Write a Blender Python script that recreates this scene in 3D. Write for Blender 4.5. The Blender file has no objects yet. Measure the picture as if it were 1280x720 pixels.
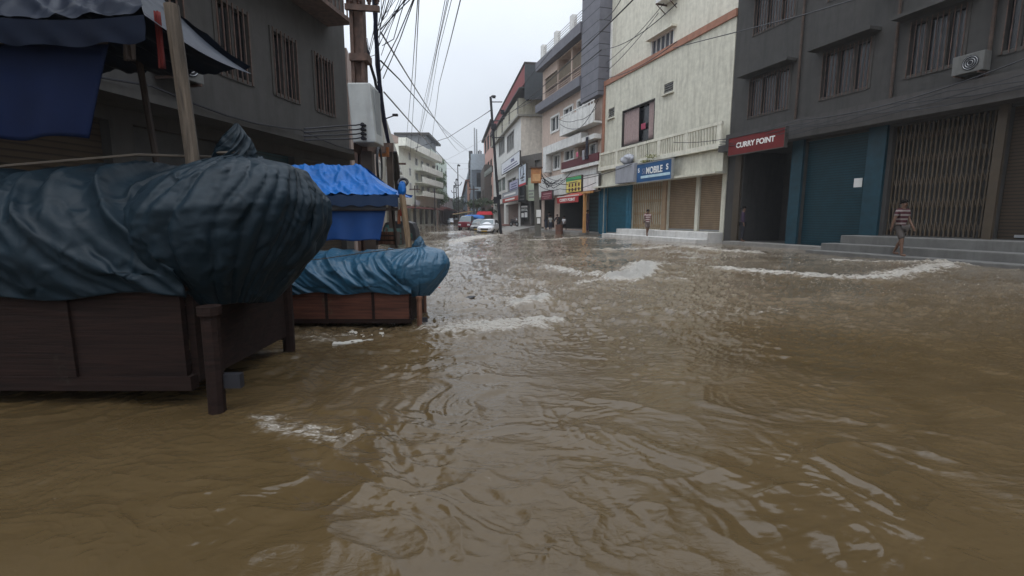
import bpy, bmesh, math, random
import numpy as np
from mathutils import Vector, Matrix, Euler
R = math.radians
random.seed(7)
sc = bpy.context.scene
COL = sc.collection

# ------------------------------------------------------------------ camera
H = 1.4; F = 600.0; PITCH = math.atan(88/F); CP, SP = math.cos(PITCH), math.sin(PITCH)
cd = bpy.data.cameras.new('camera'); cam = bpy.data.objects.new('camera', cd); COL.objects.link(cam)
cam.location = (0, 0, H); cam.rotation_euler = (R(90)-PITCH, 0, 0)
cd.sensor_width = 36; cd.lens = 36*F/1280; cd.clip_start = .05; cd.clip_end = 3000
sc.camera = cam

# ------------------------------------------------------------------ world, sun, exposure
SUN_EL, SUN_AZ = 62, 200
w = bpy.data.worlds.new('World'); sc.world = w; w.use_nodes = True
nt = w.node_tree; nt.nodes.clear()
def N(nt, t, **kw):
    n = nt.nodes.new(t)
    for k, v in kw.items(): setattr(n, k, v)
    return n
wo = N(nt, 'ShaderNodeOutputWorld'); bg = N(nt, 'ShaderNodeBackground')
sky = N(nt, 'ShaderNodeTexSky'); sky.sky_type = 'NISHITA'; sky.sun_disc = False
sky.sun_elevation = R(SUN_EL); sky.sun_rotation = R(SUN_AZ); sky.dust_density = 4
hs = N(nt, 'ShaderNodeHueSaturation'); hs.inputs['Saturation'].default_value = .35
nt.links.new(sky.outputs[0], hs.inputs['Color'])
# the overcast layer: brighter towards the zenith, faint cloud texture
geo = N(nt, 'ShaderNodeTexCoord'); sep = N(nt, 'ShaderNodeSeparateXYZ')
nt.links.new(geo.outputs['Generated'], sep.inputs[0])
rmp = N(nt, 'ShaderNodeMapRange'); rmp.inputs['From Min'].default_value = 0; rmp.inputs['From Max'].default_value = 1
rmp.inputs['To Min'].default_value = 7.6; rmp.inputs['To Max'].default_value = 29
pw = N(nt, 'ShaderNodeMath', operation='POWER'); pw.inputs[1].default_value = 1.9; nt.links.new(sep.outputs['Z'], pw.inputs[0]); nt.links.new(pw.outputs[0], rmp.inputs['Value'])
cn = N(nt, 'ShaderNodeTexNoise'); cn.inputs['Scale'].default_value = 2.2; cn.inputs['Detail'].default_value = 4
nt.links.new(geo.outputs['Generated'], cn.inputs['Vector'])
cr = N(nt, 'ShaderNodeMapRange'); cr.inputs['To Min'].default_value = .78; cr.inputs['To Max'].default_value = 1.16
nt.links.new(cn.outputs[0], cr.inputs['Value'])
mul = N(nt, 'ShaderNodeMath', operation='MULTIPLY'); nt.links.new(rmp.outputs[0], mul.inputs[0]); nt.links.new(cr.outputs[0], mul.inputs[1])
vm = N(nt, 'ShaderNodeVectorMath', operation='SCALE'); vm.inputs[0].default_value = (.90, .97, 1.07)
nt.links.new(mul.outputs[0], vm.inputs['Scale'])
mx = N(nt, 'ShaderNodeMixRGB'); mx.inputs[0].default_value = .88
nt.links.new(hs.outputs[0], mx.inputs[1]); nt.links.new(vm.outputs[0], mx.inputs[2])
nt.links.new(mx.outputs[0], bg.inputs['Color']); bg.inputs['Strength'].default_value = .1
nt.links.new(bg.outputs[0], wo.inputs['Surface'])
sl = bpy.data.lights.new('sun', 'SUN'); so = bpy.data.objects.new('sun', sl); COL.objects.link(so)
sl.energy = .6; sl.angle = R(25); sl.color = (1, .97, .93)
so.rotation_euler = (R(90-SUN_EL), 0, R(180-SUN_AZ)); so.location = (0, 0, 40)
sc.view_settings.view_transform = 'Standard'; sc.view_settings.look = 'None'
sc.view_settings.exposure = .14; sc.view_settings.gamma = 1
sc.cycles.max_bounces = 6; sc.cycles.caustics_reflective = False; sc.cycles.caustics_refractive = False

# ------------------------------------------------------------------ pixel (1280x720) -> place in the world
def ray(x, y):
    u = (x-640)/F; v = (360-y)/F
    return Vector((u, CP+v*SP, -SP+v*CP))
def P(x, y, Y):
    d = ray(x, y); t = Y/d.y
    return Vector((d.x*t, Y, H+d.z*t))
def G(x, y, z=0.0):
    d = ray(x, y); t = (z-H)/d.z
    return Vector((d.x*t, d.y*t, z))

# ------------------------------------------------------------------ materials
MATS = {}
def mat(name, col, rough=.8, var=.15, scale=3.0, stain=0.0, metal=0.0, bump=0.0, bscale=40, spec=.4, stainc=(.05,.045,.04)):
    if name in MATS: return MATS[name]
    m = bpy.data.materials.new(name); m.use_nodes = True; t = m.node_tree; b = t.nodes['Principled BSDF']
    tc = N(t, 'ShaderNodeTexCoord')
    n = N(t, 'ShaderNodeTexNoise'); n.inputs['Scale'].default_value = scale; n.inputs['Detail'].default_value = 6
    n.inputs['Roughness'].default_value = .65
    t.links.new(tc.outputs['Object'], n.inputs['Vector'])
    r = N(t, 'ShaderNodeValToRGB'); r.color_ramp.elements[0].position = .3; r.color_ramp.elements[1].position = .72
    c0 = [max(0, c*(1-var)) for c in col]; c1 = [min(1, c*(1+var)) for c in col]
    r.color_ramp.elements[0].color = (*c0, 1); r.color_ramp.elements[1].color = (*c1, 1)
    t.links.new(n.outputs[0], r.inputs[0]); out = r.outputs[0]
    if stain > 0:
        mp = N(t, 'ShaderNodeMapping'); mp.inputs['Scale'].default_value = (1.6, 1.6, .22)
        t.links.new(tc.outputs['Object'], mp.inputs[0])
        n2 = N(t, 'ShaderNodeTexNoise'); n2.inputs['Scale'].default_value = 1.7; n2.inputs['Detail'].default_value = 8; n2.inputs['Roughness'].default_value = .7
        t.links.new(mp.outputs[0], n2.inputs['Vector'])
        r2 = N(t, 'ShaderNodeValToRGB'); r2.color_ramp.elements[0].position = .47; r2.color_ramp.elements[1].position = .72
        r2.color_ramp.elements[0].color = (0,0,0,1); r2.color_ramp.elements[1].color = (stain,)*3+(1,)
        t.links.new(n2.outputs[0], r2.inputs[0])
        mm = N(t, 'ShaderNodeMixRGB'); mm.inputs[2].default_value = (*stainc, 1)
        t.links.new(r2.outputs[0], mm.inputs[0]); t.links.new(out, mm.inputs[1]); out = mm.outputs[0]
    t.links.new(out, b.inputs['Base Color'])
    b.inputs['Roughness'].default_value = rough; b.inputs['Metallic'].default_value = metal
    b.inputs['Specular IOR Level'].default_value = spec
    if bump > 0:
        n3 = N(t, 'ShaderNodeTexNoise'); n3.inputs['Scale'].default_value = bscale; n3.inputs['Detail'].default_value = 5
        t.links.new(tc.outputs['Object'], n3.inputs['Vector'])
        bp = N(t, 'ShaderNodeBump'); bp.inputs['Strength'].default_value = bump; bp.inputs['Distance'].default_value = .02
        t.links.new(n3.outputs[0], bp.inputs['Height']); t.links.new(bp.outputs[0], b.inputs['Normal'])
    MATS[name] = m; return m
def crinkle(m, scale=5.0, strength=.6, dist=.035):
    t = m.node_tree; b = t.nodes['Principled BSDF']; tc = N(t, 'ShaderNodeTexCoord'); n = N(t, 'ShaderNodeTexNoise')
    n.noise_type = 'RIDGED_MULTIFRACTAL'; n.inputs['Scale'].default_value = scale; n.inputs['Detail'].default_value = 5; n.inputs['Roughness'].default_value = .55; n.inputs['Distortion'].default_value = .8
    t.links.new(tc.outputs['Object'], n.inputs['Vector']); bp = N(t, 'ShaderNodeBump'); bp.inputs['Strength'].default_value = strength; bp.inputs['Distance'].default_value = dist
    old = b.inputs['Normal'].links
    if old: t.links.new(old[0].from_socket, bp.inputs['Normal'])
    t.links.new(n.outputs[0], bp.inputs['Height']); t.links.new(bp.outputs[0], b.inputs['Normal']); return m
def striped(name, c1, c2, scale, axis='Z', rough=.7, duty=.5, bump=0.0, sharp=.04):
    """two colours in bands along an object axis (shutter slats, shirt stripes, cladding joints)"""
    if name in MATS: return MATS[name]
    m = bpy.data.materials.new(name); m.use_nodes = True; t = m.node_tree; b = t.nodes['Principled BSDF']
    tc = N(t, 'ShaderNodeTexCoord'); s = N(t, 'ShaderNodeSeparateXYZ'); t.links.new(tc.outputs['Object'], s.inputs[0])
    mu = N(t, 'ShaderNodeMath', operation='MULTIPLY'); mu.inputs[1].default_value = scale; t.links.new(s.outputs[axis], mu.inputs[0])
    fr = N(t, 'ShaderNodeMath', operation='FRACT'); t.links.new(mu.outputs[0], fr.inputs[0])
    r = N(t, 'ShaderNodeValToRGB'); e = r.color_ramp.elements
    e[0].position = max(.001, duty-sharp); e[1].position = min(.999, duty+sharp); e[0].color = (*c1, 1); e[1].color = (*c2, 1)
    t.links.new(fr.outputs[0], r.inputs[0])
    n = N(t, 'ShaderNodeTexNoise'); n.inputs['Scale'].default_value = 2.5; n.inputs['Detail'].default_value = 6
    t.links.new(tc.outputs['Object'], n.inputs['Vector'])
    mr = N(t, 'ShaderNodeMapRange'); mr.inputs['To Min'].default_value = .65; mr.inputs['To Max'].default_value = 1.3
    t.links.new(n.outputs[0], mr.inputs['Value'])
    ml = N(t, 'ShaderNodeVectorMath', operation='SCALE'); t.links.new(r.outputs[0], ml.inputs[0]); t.links.new(mr.outputs[0], ml.inputs['Scale'])
    t.links.new(ml.outputs[0], b.inputs['Base Color']); b.inputs['Roughness'].default_value = rough
    b.inputs['Specular IOR Level'].default_value = .35
    if bump:
        bp = N(t, 'ShaderNodeBump'); bp.inputs['Strength'].default_value = bump; bp.inputs['Distance'].default_value = .03
        t.links.new(fr.outputs[0], bp.inputs['Height']); t.links.new(bp.outputs[0], b.inputs['Normal'])
    MATS[name] = m; return m
def glass(name, col=(.02,.025,.03), rough=.08):
    if name in MATS: return MATS[name]
    m = mat(name, col, rough=rough, var=.3, scale=.8, spec=.6); return m

# ------------------------------------------------------------------ mesh builder
class MB:
    def __init__(s): s.v = []; s.f = []; s.smooth = False
    def add(s, vs, fs):
        o = len(s.v); s.v += [tuple(v) for v in vs]; s.f += [tuple(i+o for i in f) for f in fs]; return s
    def box(s, x0, x1, y0, y1, z0, z1):
        if x0 > x1: x0, x1 = x1, x0
        if y0 > y1: y0, y1 = y1, y0
        if z0 > z1: z0, z1 = z1, z0
        return s.add([(x0,y0,z0),(x1,y0,z0),(x1,y1,z0),(x0,y1,z0),(x0,y0,z1),(x1,y0,z1),(x1,y1,z1),(x0,y1,z1)],
              [(0,3,2,1),(4,5,6,7),(0,1,5,4),(1,2,6,5),(2,3,7,6),(3,0,4,7)])
    def hexa(s, lo, hi):
        """lo, hi: four corners each, bottom ring and top ring"""
        return s.add(list(lo)+list(hi), [(0,3,2,1),(4,5,6,7),(0,1,5,4),(1,2,6,5),(2,3,7,6),(3,0,4,7)])
    def prism(s, pts, y0, y1):
        """outline in x,z extruded along y"""
        n = len(pts); vs = [(p[0],y0,p[1]) for p in pts]+[(p[0],y1,p[1]) for p in pts]
        return s.add(vs, [tuple(range(n)), tuple(range(2*n-1, n-1, -1))]+[(i, i+n, (i+1)%n+n, (i+1)%n) for i in range(n)])
    def quad(s, a, b, c, d): return s.add([a,b,c,d], [(0,1,2,3)])
    def tube(s, pts, r, n=6, r1=None):
        pts = [Vector(p) for p in pts]; rs = [r + ((r1 if r1 is not None else r)-r)*i/max(1,len(pts)-1) for i in range(len(pts))]
        o = len(s.v); up = Vector((0,0,1))
        for i, p in enumerate(pts):
            t = (pts[min(i+1,len(pts)-1)]-pts[max(i-1,0)])
            t = t.normalized() if t.length > 1e-9 else Vector((0,0,1))
            a = t.cross(up)
            if a.length < .05: a = t.cross(Vector((1,0,0)))
            a.normalize(); b = t.cross(a)
            for k in range(n):
                q = 2*math.pi*k/n; s.v.append(tuple(p+(a*math.cos(q)+b*math.sin(q))*rs[i]))
        for i in range(len(pts)-1):
            for k in range(n):
                s.f.append((o+i*n+k, o+i*n+(k+1)%n, o+(i+1)*n+(k+1)%n, o+(i+1)*n+k))
        s.f.append(tuple(o+k for k in range(n))[::-1]); e = o+(len(pts)-1)*n; s.f.append(tuple(e+k for k in range(n)))
        return s
    def disc(s, c, axis, r, th, n=20):
        a = Vector(axis).normalized(); return s.tube([Vector(c)-a*th/2, Vector(c)+a*th/2], r, n)
    def ring(s, c, a, b, R0, r, n=28, m=6):
        a = Vector(a); b = Vector(b); c = Vector(c); o = len(s.v); nn = a.cross(b).normalized()
        for i in range(n):
            q = 2*math.pi*i/n; d = a*math.cos(q)+b*math.sin(q)
            for k in range(m):
                p = 2*math.pi*k/m; s.v.append(tuple(c+d*R0+(d.normalized()*math.cos(p)+nn*math.sin(p))*r))
        for i in range(n):
            for k in range(m):
                s.f.append((o+i*m+k, o+i*m+(k+1)%m, o+((i+1)%n)*m+(k+1)%m, o+((i+1)%n)*m+k))
        return s
    def grid(s, pts):
        """pts[i][j] rows"""
        o = len(s.v); n = len(pts); m = len(pts[0])
        for r in pts: s.v += [tuple(p) for p in r]
        for i in range(n-1):
            for j in range(m-1):
                s.f.append((o+i*m+j, o+i*m+j+1, o+(i+1)*m+j+1, o+(i+1)*m+j))
        return s
    def build(s, name, material, parent=None, smooth=False, bevel=0.0, loc=None, rotz=None):
        me = bpy.data.meshes.new(name); me.from_pydata(s.v, [], s.f); me.update()
        if smooth: me.polygons.foreach_set('use_smooth', [True]*len(me.polygons))
        me.materials.append(material)
        o = bpy.data.objects.new(name, me); COL.objects.link(o)
        if parent: o.parent = parent
        if loc is not None: o.location = loc
        if rotz is not None: o.rotation_euler = (0,0,rotz)
        if bevel:
            b = o.modifiers.new('bevel', 'BEVEL'); b.width = bevel; b.segments = 2; b.limit_method = 'ANGLE'
        return o
def each(name, material, parent, boxes, bevel=0.0):
    return [MB().box(*b).build(name, material, parent, bevel=bevel) for b in boxes]
def tag(o, label=None, cat=None, group=None, kind=None):
    if label: o['label'] = label
    if cat: o['category'] = cat
    if group: o['group'] = group
    if kind: o['kind'] = kind
    return o
def thing(name, label, cat, loc=(0,0,0), rotz=0, group=None):
    o = bpy.data.objects.new(name, None); COL.objects.link(o); o.location = loc; o.rotation_euler = (0,0,rotz)
    o.empty_display_size = .2
    return tag(o, label, cat, group)
def copy_tree(o, parent=None):
    c = o.copy(); COL.objects.link(c); c.parent = parent
    for ch in list(o.children): copy_tree(ch, c)
    return c
def lettering(txt, size, parent, material, u, w_, z, name='lettering', flip=False, sx=1.0, rz=0.0, align='CENTER', bold=0.0):
    """raised letters standing on a face that looks along +Y local (seen from +Y, text must run towards -X)"""
    cu = bpy.data.curves.new('t', 'FONT'); cu.body = txt; cu.size = size; cu.extrude = .008; cu.align_x = align; cu.align_y = 'CENTER'
    cu.offset = bold
    tmp = bpy.data.objects.new('t', cu); COL.objects.link(tmp)
    bpy.context.view_layer.update()
    dg = bpy.context.evaluated_depsgraph_get()
    me = bpy.data.meshes.new_from_object(tmp.evaluated_get(dg)); me.name = name
    bpy.data.objects.remove(tmp); bpy.data.curves.remove(cu)
    me.materials.clear(); me.materials.append(material)
    o = bpy.data.objects.new(name, me); COL.objects.link(o); o.parent = parent
    o.location = (u, w_, z); o.rotation_euler = (R(90), rz, R(180)) ; o.scale = (sx, 1, 1)
    return o

# ------------------------------------------------------------------ numpy noise
_rng = np.random.RandomState(3); _perm = _rng.permutation(512).astype(np.int64); _perm = np.concatenate([_perm, _perm])
_ang = _rng.rand(512)*2*np.pi; _gx = np.cos(_ang); _gy = np.sin(_ang)
def perlin(x, y):
    x = np.asarray(x, float); y = np.asarray(y, float)
    xi = np.floor(x).astype(np.int64); yi = np.floor(y).astype(np.int64); xf = x-xi; yf = y-yi
    def g(i, j, fx, fy):
        h = _perm[(_perm[(xi+i) & 511]+((yi+j) & 511)) & 511]
        return _gx[h]*fx+_gy[h]*fy
    u = xf**3*(xf*(xf*6-15)+10); v = yf**3*(yf*(yf*6-15)+10)
    a = g(0,0,xf,yf); b = g(1,0,xf-1,yf); c = g(0,1,xf,yf-1); d = g(1,1,xf-1,yf-1)
    return ((a+(b-a)*u)*(1-v)+(c+(d-c)*u)*v)*1.5
def fbm(x, y, o=4, g=.5):
    s = 0; a = 1; t = 0
    for i in range(o): s = s+a*perlin(x*2**i+17.3*i, y*2**i-9.1*i); t += a; a *= g
    return s/t

# ------------------------------------------------------------------ facade frames
def vpdir(x):                 # ground direction whose vanishing point is the pixel column x
    u = (x-640)/F*CP; v = Vector((u, 1, 0)); return v.normalized()
class Frame:
    """u runs along d from origin o; outward normal is d turned 90 degrees left"""
    def __init__(s, o, d):
        s.o = Vector((o[0], o[1], 0)); s.d = Vector((d[0], d[1], 0)).normalized(); s.n = Vector((-s.d.y, s.d.x, 0))
        s.rot = math.atan2(s.d.y, s.d.x)
    def px(s, x, y, w_=0.0):
        r = ray(x, y); c = Vector((0,0,H)); t = ((s.o+s.n*w_)-c).dot(s.n)/r.dot(s.n); p = c+r*t
        return ((p-s.o).dot(s.d), p.z)
    def u(s, x, w_=0.0): return s.px(x, 272, w_)[0]
    def z(s, x, y, w_=0.0): return s.px(x, y, w_)[1]
    def world(s, u, w_=0.0, z=0.0): return s.o+s.d*u+s.n*w_+Vector((0,0,z))
    def rect(s, xa, xb, yt, yb, xm=None, w_=0.0):
        xm = xa if xm is None else xm
        a, b = sorted((s.u(xa, w_), s.u(xb, w_))); return (a, b, s.z(xm, yb, w_), s.z(xm, yt, w_))
def wall_mesh(u0, u1, z0, z1, depth, holes, th=.25, roof=True):
    """street face with recessed openings, plus sides, back and roof; holes (u0,u1,z0,z1[,depth])"""
    m = MB(); hs_ = [(max(u0,h[0]), min(u1,h[1]), max(z0,h[2]), min(z1,h[3]), h[4] if len(h) > 4 else th) for h in holes]
    us = sorted(set([u0,u1]+[round(v,4) for h in hs_ for v in h[:2]])); zs = sorted(set([z0,z1]+[round(v,4) for h in hs_ for v in h[2:4]]))
    for a, b in zip(us, us[1:]):
        for c, d in zip(zs, zs[1:]):
            cu, cz = (a+b)/2, (c+d)/2
            if any(h[0] < cu < h[1] and h[2] < cz < h[3] for h in hs_): continue
            m.quad((a,0,c),(a,0,d),(b,0,d),(b,0,c))
    for a, b, c, d, t in hs_:
        m.quad((a,0,c),(a,-t,c),(a,-t,d),(a,0,d)); m.quad((b,0,c),(b,0,d),(b,-t,d),(b,-t,c))
        m.quad((a,0,c),(b,0,c),(b,-t,c),(a,-t,c)); m.quad((a,0,d),(a,-t,d),(b,-t,d),(b,0,d))
        m.quad((a,-t,c),(b,-t,c),(b,-t,d),(a,-t,d))
    m.quad((u0,0,z0),(u0,-depth,z0),(u0,-depth,z1),(u0,0,z1)); m.quad((u1,0,z0),(u1,0,z1),(u1,-depth,z1),(u1,-depth,z0))
    m.quad((u0,-depth,z0),(u1,-depth,z0),(u1,-depth,z1),(u0,-depth,z1))
    m.quad((u0,0,z1),(u0,-depth,z1),(u1,-depth,z1),(u1,0,z1))
    return m
def window(parent, r, fm, gm, fw=.07, mull=1, rec=.15, rail=0, sill=None, grille=None, proud=.03):
    a, b, c, d = r[:4]
    f = MB(); f.box(a-.02, a+fw, -rec, proud, c, d).box(b-fw, b+.02, -rec, proud, c, d).box(a+fw, b-fw, -rec, proud-.003, c-.02, c+fw).box(a+fw, b-fw, -rec, proud-.003, d-fw, d+.02)
    for i in range(mull):
        x = a+(b-a)*(i+1)/(mull+1); f.box(x-fw*.4, x+fw*.4, -rec, -.02, c+fw, d-fw)
    for i in range(rail):
        z = c+(d-c)*(i+1)/(rail+1); f.box(a+fw, b-fw, -rec+.01, -.03, z-fw*.3, z+fw*.3)
    o = f.build('window', fm, parent)
    MB().box(a+fw*.5, b-fw*.5, -rec-.02, -rec+.012, c+fw*.5, d-fw*.5).build('pane', gm, o)
    if sill: MB().box(a-.12, b+.12, .0, .28, c-.14, c-.03).build('sill', sill, o)
    if grille:
        g = MB(); n = max(3, int((b-a)/.16))
        for i in range(n): x = a+(b-a)*(i+.5)/n; g.box(x-.012, x+.012, proud, proud+.024, c, d)
        g.build('grille', grille, o)
    return o

# ------------------------------------------------------------------ flood water, road and ground
def sstep(a, b, x):
    t = np.clip((x-a)/(b-a), 0, 1); return t*t*(3-2*t)
def polydist(X, Y, pts):
    """distance to a polyline on the ground, signed side (positive = away from the camera), position along it 0..1"""
    best = np.full(X.shape, 1e9); side = np.zeros(X.shape); al = np.zeros(X.shape); n = len(pts)-1
    for i in range(n):
        a = pts[i]; b = pts[i+1]; d = b-a; L2 = d.x**2+d.y**2
        t = np.clip(((X-a.x)*d.x+(Y-a.y)*d.y)/L2, 0, 1); px = a.x+d.x*t; py = a.y+d.y*t
        q = np.hypot(X-px, Y-py); k = q < best
        best = np.where(k, q, best); side = np.where(k, np.sign((Y-py)*1.0), side); al = np.where(k, (i+t)/n, al)
    return best, side, al
# breaking crests: (ground points, height, width, foam strength)
CRESTS = [
 ([(672,333),(700,341),(728,347),(760,351)], .07, .26, .85),
 ([(745,350),(765,353),(785,353),(800,349),(808,341),(812,331)], .19, .36, 1.45),
 ([(716,360),(735,357),(752,353)], .05, .20, .8), ([(800,333),(815,330),(835,334)], .05, .35, .7),
 ([(700,322),(750,324),(800,321)], .05, .4, .5), ([(600,345),(640,350),(668,358)], .05, .3, .45), ([(820,352),(842,350),(870,353)], .04, .3, .5),
 ([(636,386),(655,384),(672,381),(690,376)], .10, .30, 1.1),
 ([(532,423),(565,417),(610,412),(665,411),(712,404)], .09, .34, .85),
 ([(655,372),(700,367),(745,362),(770,357)], .05, .30, .45),
 ([(640,300),(672,302),(700,300),(730,298),(765,301)], .10, .45, .8),
 ([(722,313),(770,315),(812,313),(842,308)], .09, .42, .8),
 ([(842,308),(900,316),(960,318)], .10, .6, .9),
 ([(553,303),(574,304),(590,300),(612,296),(628,294)], .13, .8, .95),
 ([(528,292),(560,292),(590,289)], .10, 1.4, .7),
 ([(545,283),(575,284)], .10, 1.6, .7),
 ([(650,330),(690,336),(716,343)], .06, .5, .45),
 ([(560,320),(600,326),(640,322)], .06, .5, .25),
 ([(850,334),(930,341),(1020,350),(1100,352),(1170,338),(1200,330)], .10, .40, .95),
 ([(1010,327),(1120,330),(1240,336)], .08, .4, .8),
 ([(300,516),(345,536),(395,548),(440,556)], .03, .11, .6),
 ([(820,392),(900,398),(1000,392)], .05, .3, .4),
 ([(360,420),(400,428),(440,420)], .04, .25, .5),
]
CR = [([G(*p) for p in pts], a, w_, f) for pts, a, w_, f in CRESTS]
def water_height(X, Y, far):
    wx = X+.55*fbm(X*.45+3, Y*.45, 3); wy = Y+.55*fbm(X*.45-7, Y*.45+5, 3)
    near = 1-sstep(3.5, 7.5, Y)                       # glassy water by the camera
    h = .050*fbm(wx*.42, wy*.42, 3)*(.50+.40*(1-near))
    # swirl creases: thin folds where slow water sheets meet
    r = 1-np.abs(perlin(wx*1.05+11, wy*1.5-4))*2.2; r = np.clip(r, 0, 1)**3
    h += .016*r*sstep(-.15, .3, perlin(X*.8+31, Y*.8))
    r2 = 1-np.abs(perlin(wx*2.6-5, wy*3.4+8))*2.0; r2 = np.clip(r2, 0, 1)**2
    m2 = sstep(-.05, .40, perlin(X*.6-3, Y*.7+14))
    h += .010*r2*(m2*near+.5*(1-near))
    r5 = 1-np.abs(perlin(wx*5.5+2+.5*perlin(X*2,Y*2), wy*8.5+8))*2.0; r5 = np.clip(r5,0,1)**2; m5 = sstep(0, .45, perlin(X*1.1-13, Y*1.2+4))
    h += .0048*r5*m5*(1-sstep(5,9,Y))
    r7 = 1-np.abs(perlin(wx*12+4+.8*perlin(X*3,Y*3), wy*18-3))*2.0; r7 = np.clip(r7,0,1)**2; m7 = sstep(.05, .4, perlin(X*1.4+23, Y*1.7-8))
    h += .0022*r7*m7*(1-sstep(4,7,Y))
    h += .0050*fbm(wx*5, wy*7, 3)*(m2*near*1.2+.25*near+3.2*(1-near))
    qx = X+.9*fbm(X*.7+50, Y*.7, 3); qy = Y+.9*fbm(X*.7, Y*.7+60, 3)
    sw = fbm(qx*1.5, qy*2.3, 4, .55); h += .034*sw*(.45+.9*sstep(-.2, .35, perlin(X*.5+7, Y*.6)))*(1-sstep(6, 12, Y))
    # chop further out
    r3 = 1-np.abs(fbm(wx*1.5+40, wy*3.2, 3))*2.4; r3 = np.clip(r3, 0, 1)**2
    h += .024*r3*(1-near)*(1-.4*sstep(40, 90, Y))
    r4 = 1-np.abs(fbm(wx*2.7+9, wy*4.6, 2))*2.2; r4 = np.clip(r4, 0, 1)**2
    h += .027*r4*sstep(4.5, 8, Y)*(1-sstep(22, 45, Y))
    r6 = 1-np.abs(fbm(wx*6.5+19, wy*12, 2))*2.2; r6 = np.clip(r6, 0, 1)**2
    h += .016*r6*sstep(3.2, 6, Y)*(1-sstep(12, 20, Y))
    foam = sstep(.72, 1.0, r3)*.30*sstep(6, 12, Y)+sstep(.80, 1.0, r4)*.16*sstep(6, 9, Y)
    foam += .30*sstep(12, 40, Y)*sstep(-.1, .35, fbm(X*.5, Y*1.3, 3))
    foam += sstep(.74, 1.0, r6)*.62*sstep(5.5, 8, Y)*(1-sstep(14, 22, Y))*sstep(-.2, .3, fbm(X*.6+4, Y*1.1, 2))
    for pts, A, w_, fs in CR:
        x0 = min(p.x for p in pts)-5*w_; x1 = max(p.x for p in pts)+5*w_; y0 = min(p.y for p in pts)-6*w_; y1 = max(p.y for p in pts)+8*w_
        k = (X > x0) & (X < x1) & (Y > y0) & (Y < y1)
        if not k.any(): continue
        xx = X[k]+w_*.7*fbm(X[k]*1.3/w_*.5, Y[k]*1.3/w_*.5+3, 3); yy = Y[k]+w_*.9*fbm(X[k]*1.1/w_*.5+9, Y[k]*1.1/w_*.5, 3)
        d, sd, al = polydist(xx, yy, pts)
        ws = np.where(sd > 0, w_*2.0, w_*.75); e = np.exp(-(d/ws)**2); en = sstep(0, .18, al)*(1-sstep(.9, 1.0, al))*.75+.25
        lump = 1+.7*fbm(X[k]*3/w_*.5, Y[k]*3/w_*.5, 3)
        h[k] += A*.8*e*en*lump
        h[k] += A*.35*e*fbm(X[k]*9, Y[k]*9, 3)
        fw = np.where(sd > 0, w_*1.7, w_*.8)
        fo = np.exp(-(d/fw)**2)*en*fs
        foam[k] = np.maximum(foam[k], fo)
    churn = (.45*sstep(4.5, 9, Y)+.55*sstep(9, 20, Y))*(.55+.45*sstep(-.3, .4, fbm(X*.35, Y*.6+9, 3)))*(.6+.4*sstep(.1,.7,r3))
    return h, foam, churn
kk = np.concatenate([np.array([.9,1.1,1.4,1.7]), np.arange(2, 40, .5), np.arange(40, 470, .95), np.geomspace(472, 1100, 40)])
rr = H*F/kk
rr = rr[::-1]
uu = np.concatenate([-np.geomspace(2.6, 1.13, 25), np.arange(-1.12, 1.121, .0024), np.geomspace(1.13, 2.6, 25)])
Yg, Ug = np.meshgrid(rr, uu, indexing='ij'); Xg = Ug*Yg
hg, fg, cg = water_height(Xg.ravel(), Yg.ravel(), None)
co = np.stack([Xg.ravel(), Yg.ravel(), hg], 1); nr, nc = Xg.shape
idx = np.arange(nr*nc).reshape(nr, nc)
fc = np.stack([idx[:-1,:-1], idx[:-1,1:], idx[1:,1:], idx[1:,:-1]], -1).reshape(-1, 4)
nv0 = len(co); S_ = 700
co = np.concatenate([co, np.array([[-S_,-S_,-.17],[S_,-S_,-.17],[S_,S_*2,-.17],[-S_,S_*2,-.17]])]); fc = np.concatenate([fc, [[nv0,nv0+1,nv0+2,nv0+3]]])
me = bpy.data.meshes.new('water'); me.vertices.add(len(co)); me.vertices.foreach_set('co', co.ravel())
me.loops.add(fc.size); me.loops.foreach_set('vertex_index', fc.ravel().astype(np.int32))
me.polygons.add(len(fc)); me.polygons.foreach_set('loop_start', np.arange(0, fc.size, 4, dtype=np.int32)); me.polygons.foreach_set('loop_total', np.full(len(fc), 4, dtype=np.int32))
me.polygons.foreach_set('use_smooth', np.ones(len(fc), bool)); me.update(calc_edges=True); me.validate()
at = me.attributes.new('foam', 'FLOAT', 'POINT'); at.data.foreach_set('value', np.concatenate([fg, np.zeros(4)]).astype(np.float32))
at = me.attributes.new('churn', 'FLOAT', 'POINT'); at.data.foreach_set('value', np.concatenate([cg, np.ones(4)]).astype(np.float32))
wt = bpy.data.objects.new('water', me); COL.objects.link(wt); tag(wt, kind='structure')
m = bpy.data.materials.new('flood_water'); m.use_nodes = True; t = m.node_tree; b = t.nodes['Principled BSDF']
MUD = (.071, .0485, .0225)
tc = N(t, 'ShaderNodeTexCoord'); L = t.links.new
def noise(scale, detail=4, rough=.6, src=None, dist=0):
    n = N(t, 'ShaderNodeTexNoise'); n.inputs['Scale'].default_value = scale; n.inputs['Detail'].default_value = detail
    n.inputs['Roughness'].default_value = rough; n.inputs['Distortion'].default_value = dist; L(src or tc.outputs['Object'], n.inputs['Vector']); return n
n1 = noise(.8, 5, .6, dist=1.2); r1 = N(t, 'ShaderNodeValToRGB'); r1.color_ramp.elements[0].position = .3; r1.color_ramp.elements[1].position = .7
r1.color_ramp.elements[0].color = (MUD[0]*.82, MUD[1]*.80, MUD[2]*.76, 1); r1.color_ramp.elements[1].color = (MUD[0]*1.15, MUD[1]*1.15, MUD[2]*1.2, 1)
L(n1.outputs[0], r1.inputs[0])
fa = N(t, 'ShaderNodeAttribute'); fa.attribute_name = 'foam'
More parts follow.
